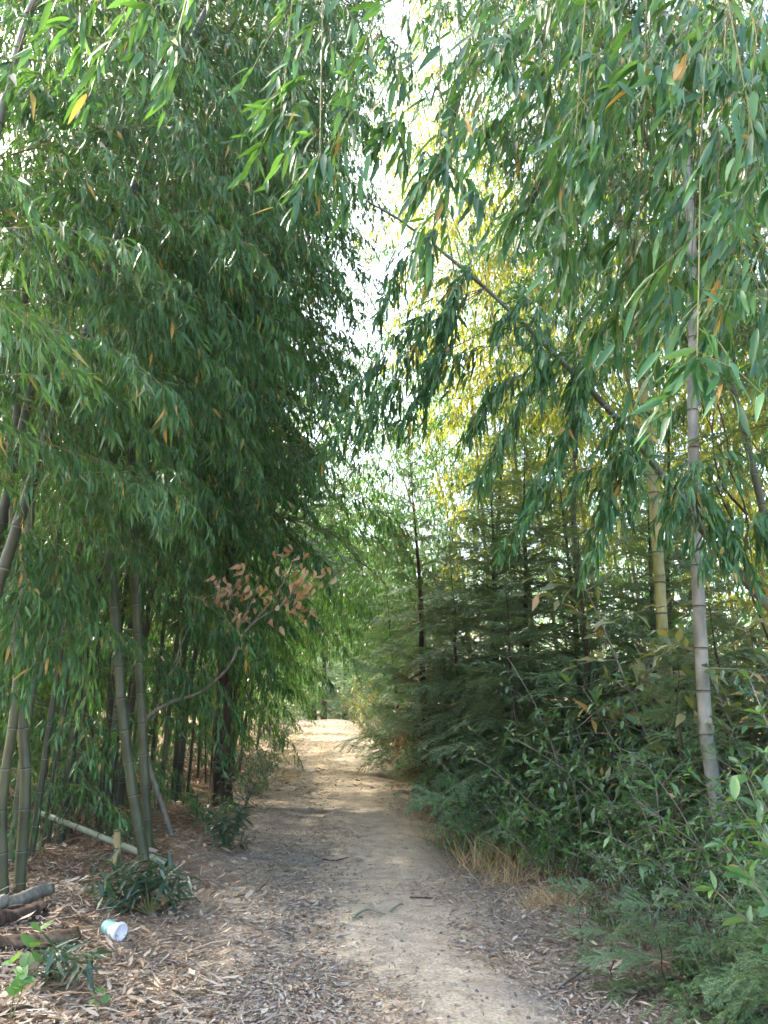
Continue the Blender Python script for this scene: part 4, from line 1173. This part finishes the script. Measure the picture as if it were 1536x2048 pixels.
def plain(name, col, rough=.5, spec=.4):
    m, nt = new_mat(name)
    b = nt.nodes.new('ShaderNodeBsdfPrincipled'); tc = nt.nodes.new('ShaderNodeTexCoord')
    nz = nt.nodes.new('ShaderNodeTexNoise'); nz.inputs['Scale'].default_value = 30
    nt.links.new(tc.outputs['Object'], nz.inputs[0])
    r = ramp(nt, [(.35, [c * .8 for c in col]), (.6, col)]); nt.links.new(nz.outputs[0], r.inputs[0])
    nt.links.new(r.outputs[0], b.inputs['Base Color'])
    b.inputs['Roughness'].default_value = rough; b.inputs['Specular IOR Level'].default_value = spec
    o = nt.nodes.new('ShaderNodeOutputMaterial'); nt.links.new(b.outputs[0], o.inputs[0])
    return m


def cup_mat():
    m, nt = new_mat('cup_paper')
    tc = nt.nodes.new('ShaderNodeTexCoord'); sp = nt.nodes.new('ShaderNodeSeparateXYZ')
    nz = nt.nodes.new('ShaderNodeTexNoise'); nz.inputs['Scale'].default_value = 14
    nt.links.new(tc.outputs['Object'], sp.inputs[0]); nt.links.new(tc.outputs['Object'], nz.inputs[0])
    a = nt.nodes.new('ShaderNodeMath'); a.operation = 'MULTIPLY_ADD'; a.inputs[1].default_value = .03; nt.links.new(nz.outputs[0], a.inputs[0]); nt.links.new(sp.outputs[0], a.inputs[2])
    r = ramp(nt, [(.012, (.30, .58, .50)), (.022, (.80, .80, .80))])
    nt.links.new(a.outputs[0], r.inputs[0])
    b = nt.nodes.new('ShaderNodeBsdfPrincipled'); b.inputs['Roughness'].default_value = .4
    n2 = nt.nodes.new('ShaderNodeTexNoise'); n2.inputs['Scale'].default_value = 28; n2.inputs['Detail'].default_value = 7
    nt.links.new(tc.outputs['Object'], n2.inputs[0])
    dr = ramp(nt, [(.36, (.45, .37, .27)), (.52, (1, 1, 1))]); nt.links.new(n2.outputs[0], dr.inputs[0])
    mm = nt.nodes.new('ShaderNodeMixRGB'); mm.blend_type = 'MULTIPLY'; mm.inputs[0].default_value = .7
    nt.links.new(r.outputs[0], mm.inputs[1]); nt.links.new(dr.outputs[0], mm.inputs[2])
    nt.links.new(mm.outputs[0], b.inputs['Base Color'])
    o = nt.nodes.new('ShaderNodeOutputMaterial'); nt.links.new(b.outputs[0], o.inputs[0])
    return m


M['cup'] = cup_mat(); M['cup_lid'] = plain('cup_lid', (.78, .78, .80), .3)
k = G(226, 1872)
root = thing('paper_cup', 'crushed white paper cup with mint green base lying in the leaf litter', 'cup', k + np.array((0, 0, .036)))
root.scale = (1.12,) * 3
root.rotation_euler = (.2, R(6), R(-32))
g = Geo(); lathe(g, [(-.062, 0.0), (-.062, .028), (-.06, .034), (-.055, .036), (-.03, .0375), (.0, .041), (.02, .0425), (.045, .045)])
v_ = g.v[0]; dn = np.exp(-((v_[:, 0] + .005) / .022) ** 2) * np.clip(v_[:, 2] / .04, 0, 1) ** 2; v_[:, 2] -= .012 * dn; v_[:, 1] *= 1 + .1 * dn
put('cup_body', g.smooth(g.mesh('cup_body', [M['cup']])), root)
g = Geo(); lathe(g, [(.043, .0455), (.043, .049), (.048, .0495), (.05, .047), (.058, .0445), (.060, .042), (.056, .038), (.056, 0)])
put('lid', g.smooth(g.mesh('cup_lid', [M['cup_lid']])), root)


# ------------------------------------------------------------------ stones
def stone(p, size, label, seed, group=None):
    rng = np.random.default_rng(seed)
    ph, th = np.linspace(0, math.pi, 7)[1:-1], np.linspace(0, 2 * math.pi, 9)[:-1]
    vv = [(0, 0, 1)] + [(math.sin(a) * math.cos(b), math.sin(a) * math.sin(b), math.cos(a)) for a in ph for b in th] + [(0, 0, -1)]
    vv = np.array(vv) * rng.uniform(.75, 1.15, (len(vv), 1)) * np.array((1, .75, .55)) * size
    g = Geo(); g.v.append(vv); g.n = len(vv)
    g.f.append((np.array([(0, 1 + j, 1 + (j + 1) % 8) for j in range(8)]), 0))
    g.f.append((np.array([(1 + i * 8 + j, 9 + i * 8 + j, 9 + i * 8 + (j + 1) % 8, 1 + i * 8 + (j + 1) % 8) for i in range(4) for j in range(8)]), 0))
    g.f.append((np.array([(41, 33 + (j + 1) % 8, 33 + j) for j in range(8)]), 0))
    return tag(put('stone', g.mesh('stone', [M['stone']]), None, p + np.array((0, 0, size * .25)), (0, 0, rng.uniform(0, 6))), label, 'stone', group)


for n_, (u, v, s_, lb) in enumerate([(738, 2014, .024, 'dark stone at the edge of the sandy strip, largest of a small cluster'), (757, 2010, .018, 'dark flat stone second in the small cluster on the path'), (782, 2017, .016, 'pale angular stone at the sandy end of the small cluster'),
                                     (890, 2018, .014, 'single dark stone alone on the sandy strip'), (568, 2040, .02, 'dark stone in the grey litter of the wheel track'), (625, 1833, .016, 'dark stone at the litter edge beside the sandy hump'), (585, 1920, .016, 'stone in the wheel track below the sandy hump'),
                                     (943, 1874, .018, 'grey stone in the far wheel track on the conifer side'), (962, 1997, .017, 'dark stone in litter at the conifer side of the sand'), (540, 1905, .017, 'blackish stone deep in the grey wheel track'), (655, 1792, .014, 'small dark stone just beside the sandy hump')]):
    stone(G(u, v), s_, lb, 830 + n_)


def scatter(n, ymin, ymax, rng, half=4.5, power=1.0):
    """random ground places, thinner with distance"""
    t = rng.random(n)
    y = (ymin ** -power + t * (ymax ** -power - ymin ** -power)) ** (-1 / power)
    x = rng.uniform(-1, 1, n) * np.minimum(half, .56 * y + .6)
    return x, y


def litter(n, ymin, ymax, seed, mat, keep, ln, wd, lift=.012, tilt=.35, tm=CURL, name='leaf_litter', power=1.0, half=4.5):
    rng = np.random.default_rng(seed)
    x, y = scatter(n, ymin, ymax, rng, half, power)
    m = rng.random(n) < keep(x - path_x(y), y, rng)
    x, y = x[m], y[m]; n = len(x)
    a = rng.uniform(0, 6.28, n)
    D = np.stack([np.cos(a), np.sin(a), rng.normal(0, tilt * .5, n)], -1)
    S = ln * rng.uniform(.5, 1.3, n)
    g = Geo(); g.inst(tm[0], tm[1], scaled(frames(D, rng, tilt), S, S * wd * rng.uniform(.7, 1.3, n)), np.stack([x, y, HP(x, y) + lift * rng.random(n) + .002], -1))
    return put(name, g.mesh(name, [M[mat]]), kind='stuff')


def patch(d, y, rng):
    return .5 + .5 * np.sin(d * 5 + np.sin(y * 1.9) * 2) * np.sin(y * 2.7 + d * 2)


def on_sides(d, y, rng):
    c = d + .22 * np.sin(y * 1.3) + .1 * np.sin(y * 4.1)
    return np.clip(.012 + 1.0 * sstep(.20, .48, np.abs(c)), 0, 1) * (.55 + .45 * patch(d, y, rng)) * (1 - .55 * sstep(9, 16, y) * (np.abs(d) < 1.0))


def in_track(d, y, rng):
    return np.exp(-((d + .72 + .1 * np.sin(y * 2)) / .36) ** 2) * .95 + np.exp(-((d - .78) / .3) ** 2) * .75 + .03


litter(135000, 2.6, 13, 900, 'litter', on_sides, .042, .22)
litter(60000, 2.6, 14, 901, 'litter_grey', in_track, .04, .28)
litter(9000, 2.6, 14, 902, 'litter', lambda d, y, r: .7 * sstep(.9, 1.5, np.abs(d)), .065, .38, .03, .6)
litter(22000, 12, 36, 903, 'litter', lambda d, y, r: .25 + .75 * sstep(.5, 1.1, np.abs(d)), .09, .3, power=.5, half=5)
TWIG = (np.array([(0, .5, 0), (0, -.5, 0), (1, -.35, .02), (1, .35, .02), (.5, 0, .04)]), np.array([(0, 1, 4), (1, 2, 4), (2, 3, 4), (3, 0, 4)]))
litter(9000, 2.6, 13, 904, 'litter_grey', lambda d, y, r: .16 + .84 * sstep(.3, .7, np.abs(d)), .11, .035, .015, .12, TWIG, 'twig_litter')
litter(6500, 2.6, 12, 905, 'litter', lambda d, y, r: .9 * sstep(.8, 1.2, np.abs(d)), .22, .03, .03, .25, GRASS, 'dry_stalk_litter')
litter(9000, 3.2, 9, 907, 'fir_dead', lambda d, y, r: sstep(1.0, 1.5, d) * (.3 + .7 * patch(d, y, r)), .16, .028, .05, .5, GRASS, 'dead_needle_litter')
litter(5200, 2.6, 11, 908, 'litter', lambda d, y, r: .03 + .9 * sstep(.5, 1.1, np.abs(d)), .12, .13, .03, .45, CURL, 'dry_bamboo_leaves')
litter(420, 3.4, 9, 909, 'litter', lambda d, y, r: .9 * sstep(1.1, 1.6, -d) + .3 * sstep(1.3, 1.8, d), .115, .26, .03, .4, CURL, 'culm_sheath_litter')
# gravel
PEB = (np.array([(1, 0, 0), (-1, 0, 0), (0, 1, 0), (0, -1, 0), (0.1, .1, .7)]), np.array([(0, 2, 4), (2, 1, 4), (1, 3, 4), (3, 0, 4)]))
litter(20000, 2.6, 16, 906, 'stone', lambda d, y, r: .85 * np.exp(-((d + .72) / .32) ** 2) + .3 * np.exp(-((d - .8) / .3) ** 2) + .09, .011, 1.0, .003, .2, PEB, 'gravel')


# ------------------------------------------------------------------ grass
def grass_mesh(seed, n, h, mat, spread=.12, wd=.012, lean=.5):
    rng = np.random.default_rng(seed)
    a = rng.uniform(0, 6.28, n)
    D = np.stack([np.cos(a) * lean * rng.random(n), np.sin(a) * lean * rng.random(n), np.ones(n)], -1)
    S = h * rng.uniform(.4, 1.1, n)
    L_ = np.stack([rng.normal(0, spread, n), rng.normal(0, spread, n), np.full(n, -.01)], -1)
    g = Geo(); g.inst(GRASS[0], GRASS[1], scaled(frames(D, rng, 2.0, (1, 0, 0)), S, wd * S / h), L_)
    return g.mesh('grass_tuft', [M[mat]])


GT = {'dry': [grass_mesh(950 + i, 110, .42, 'dry_grass', .15, .006, 1.8) for i in range(3)], 'tall': [grass_mesh(955, 90, .8, 'dry_grass', .05, .006, .35)],
      'mixed': [grass_mesh(957 + i, 120, .34, 'green_grass', .1, .008, 1.5) for i in range(2)], 'thin': [grass_mesh(960 + i, 60, .35, 'dry_grass', .16, .004, .8) for i in range(2)]}


def grass(kind, p, s, label, seed, group=None, cat='grass tuft'):
    rng = np.random.default_rng(seed)
    o = put('grass_tuft', GT[kind][rng.integers(len(GT[kind]))], None, p, (0, 0, rng.uniform(0, 6.28)), s)
    return tag(o, label, cat, group)


grass('tall', G(1025, 1690), 1.0, 'tall feathery straw grass standing before the dark hollow', 970)
grass('mixed', G(915, 1705), 1.15, 'arching yellow green grass tuft at the path edge', 971)
grass('tall', G(1050, 1730), .75, 'shorter feathery straw grass beside the tall tuft', 968)
grass('tall', G(990, 1720), .6, 'small upright straw tuft next to the arching yellow green grass', 969)
DRY = 'dry straw grass along the path edge by the shrubs'
for n_, (u, v, s_) in enumerate([(985, 1735, .9), (1035, 1735, 1.2), (1080, 1700, 1.1), (1010, 1775, .7), (1100, 1760, .8), (950, 1745, .8), (1120, 1810, .6), (1180, 1660, 1.0), (1230, 1680, .9), (1150, 1720, .9), (1060, 1820, .5), (1210, 1750, .7), (1055, 1700, 1.2), (1000, 1700, 1.0), (1130, 1690, 1.0)]):
    grass('dry', G(u, v), s_, 'low dry straw grass below the tall feathery tuft', 972 + n_, DRY)
MID = 'thin straw grass on the crown of the path far off'
for n_, (u, v, s_) in enumerate([(650, 1535, .8), (660, 1550, .7), (640, 1515, .9), (655, 1500, .9), (640, 1480, 1.0), (632, 1465, 1.0), (648, 1570, .5)]):
    grass('thin', G(u, v), s_, 'sparse straw grass down the middle of the path', 990 + n_, MID)
EDG = 'straw grass at the far path edges'
for n_, (u, v, s_) in enumerate([(720, 1450, 1.0), (735, 1470, 1.0), (760, 1490, .9), (790, 1540, .8), (800, 1560, .7), (590, 1480, .8), (580, 1520, .8), (725, 1440, 1.3), (713, 1435, 1.2), (575, 1560, .6), (835, 1640, .7), (860, 1680, .6)]):
    grass('dry', G(u, v), s_, 'dry grass at the far path edge', 1000 + n_, EDG)

# the hazy air of the morning
x0, x1, y0, y1, z0, z1 = -45, 45, -8, 85, -4, 21
V = np.array([(x, y, z) for z in (z0, z1) for y in (y0, y1) for x in (x0, x1)])
g = Geo(); g.add(V, [(0, 2, 3, 1), (4, 5, 7, 6), (0, 1, 5, 4), (2, 6, 7, 3), (0, 4, 6, 2), (1, 3, 7, 5)])
m, nt = new_mat('haze')
pv = nt.nodes.new('ShaderNodeVolumePrincipled')
pv.inputs['Color'].default_value = (.92, .95, 1, 1)
pv.inputs['Density'].default_value = HAZE
pv.inputs['Anisotropy'].default_value = .3
o = nt.nodes.new('ShaderNodeOutputMaterial'); nt.links.new(pv.outputs[0], o.inputs['Volume'])
put('haze', g.mesh('haze', [m]), kind='stuff')

# things that would read alike are told apart by their order along the path, counted from this end
ORD = 'first second third fourth fifth sixth seventh eighth ninth tenth eleventh twelfth thirteenth fourteenth fifteenth'.split()
same = {}
for o in COL.objects:
    if o.parent is None and 'label' in o.keys():
        same.setdefault(o['label'], []).append(o)
for lb, os_ in same.items():
    if len(os_) > 1:
        for q, o in enumerate(sorted(os_, key=lambda a: a.location.y)):
            o['label'] = lb + ', ' + ORD[q] + ' onward'
for o in COL.objects:
    if o.parent is None and len(o.get('label', '').split()) > 16: print('LONG', o.name, o['label'])
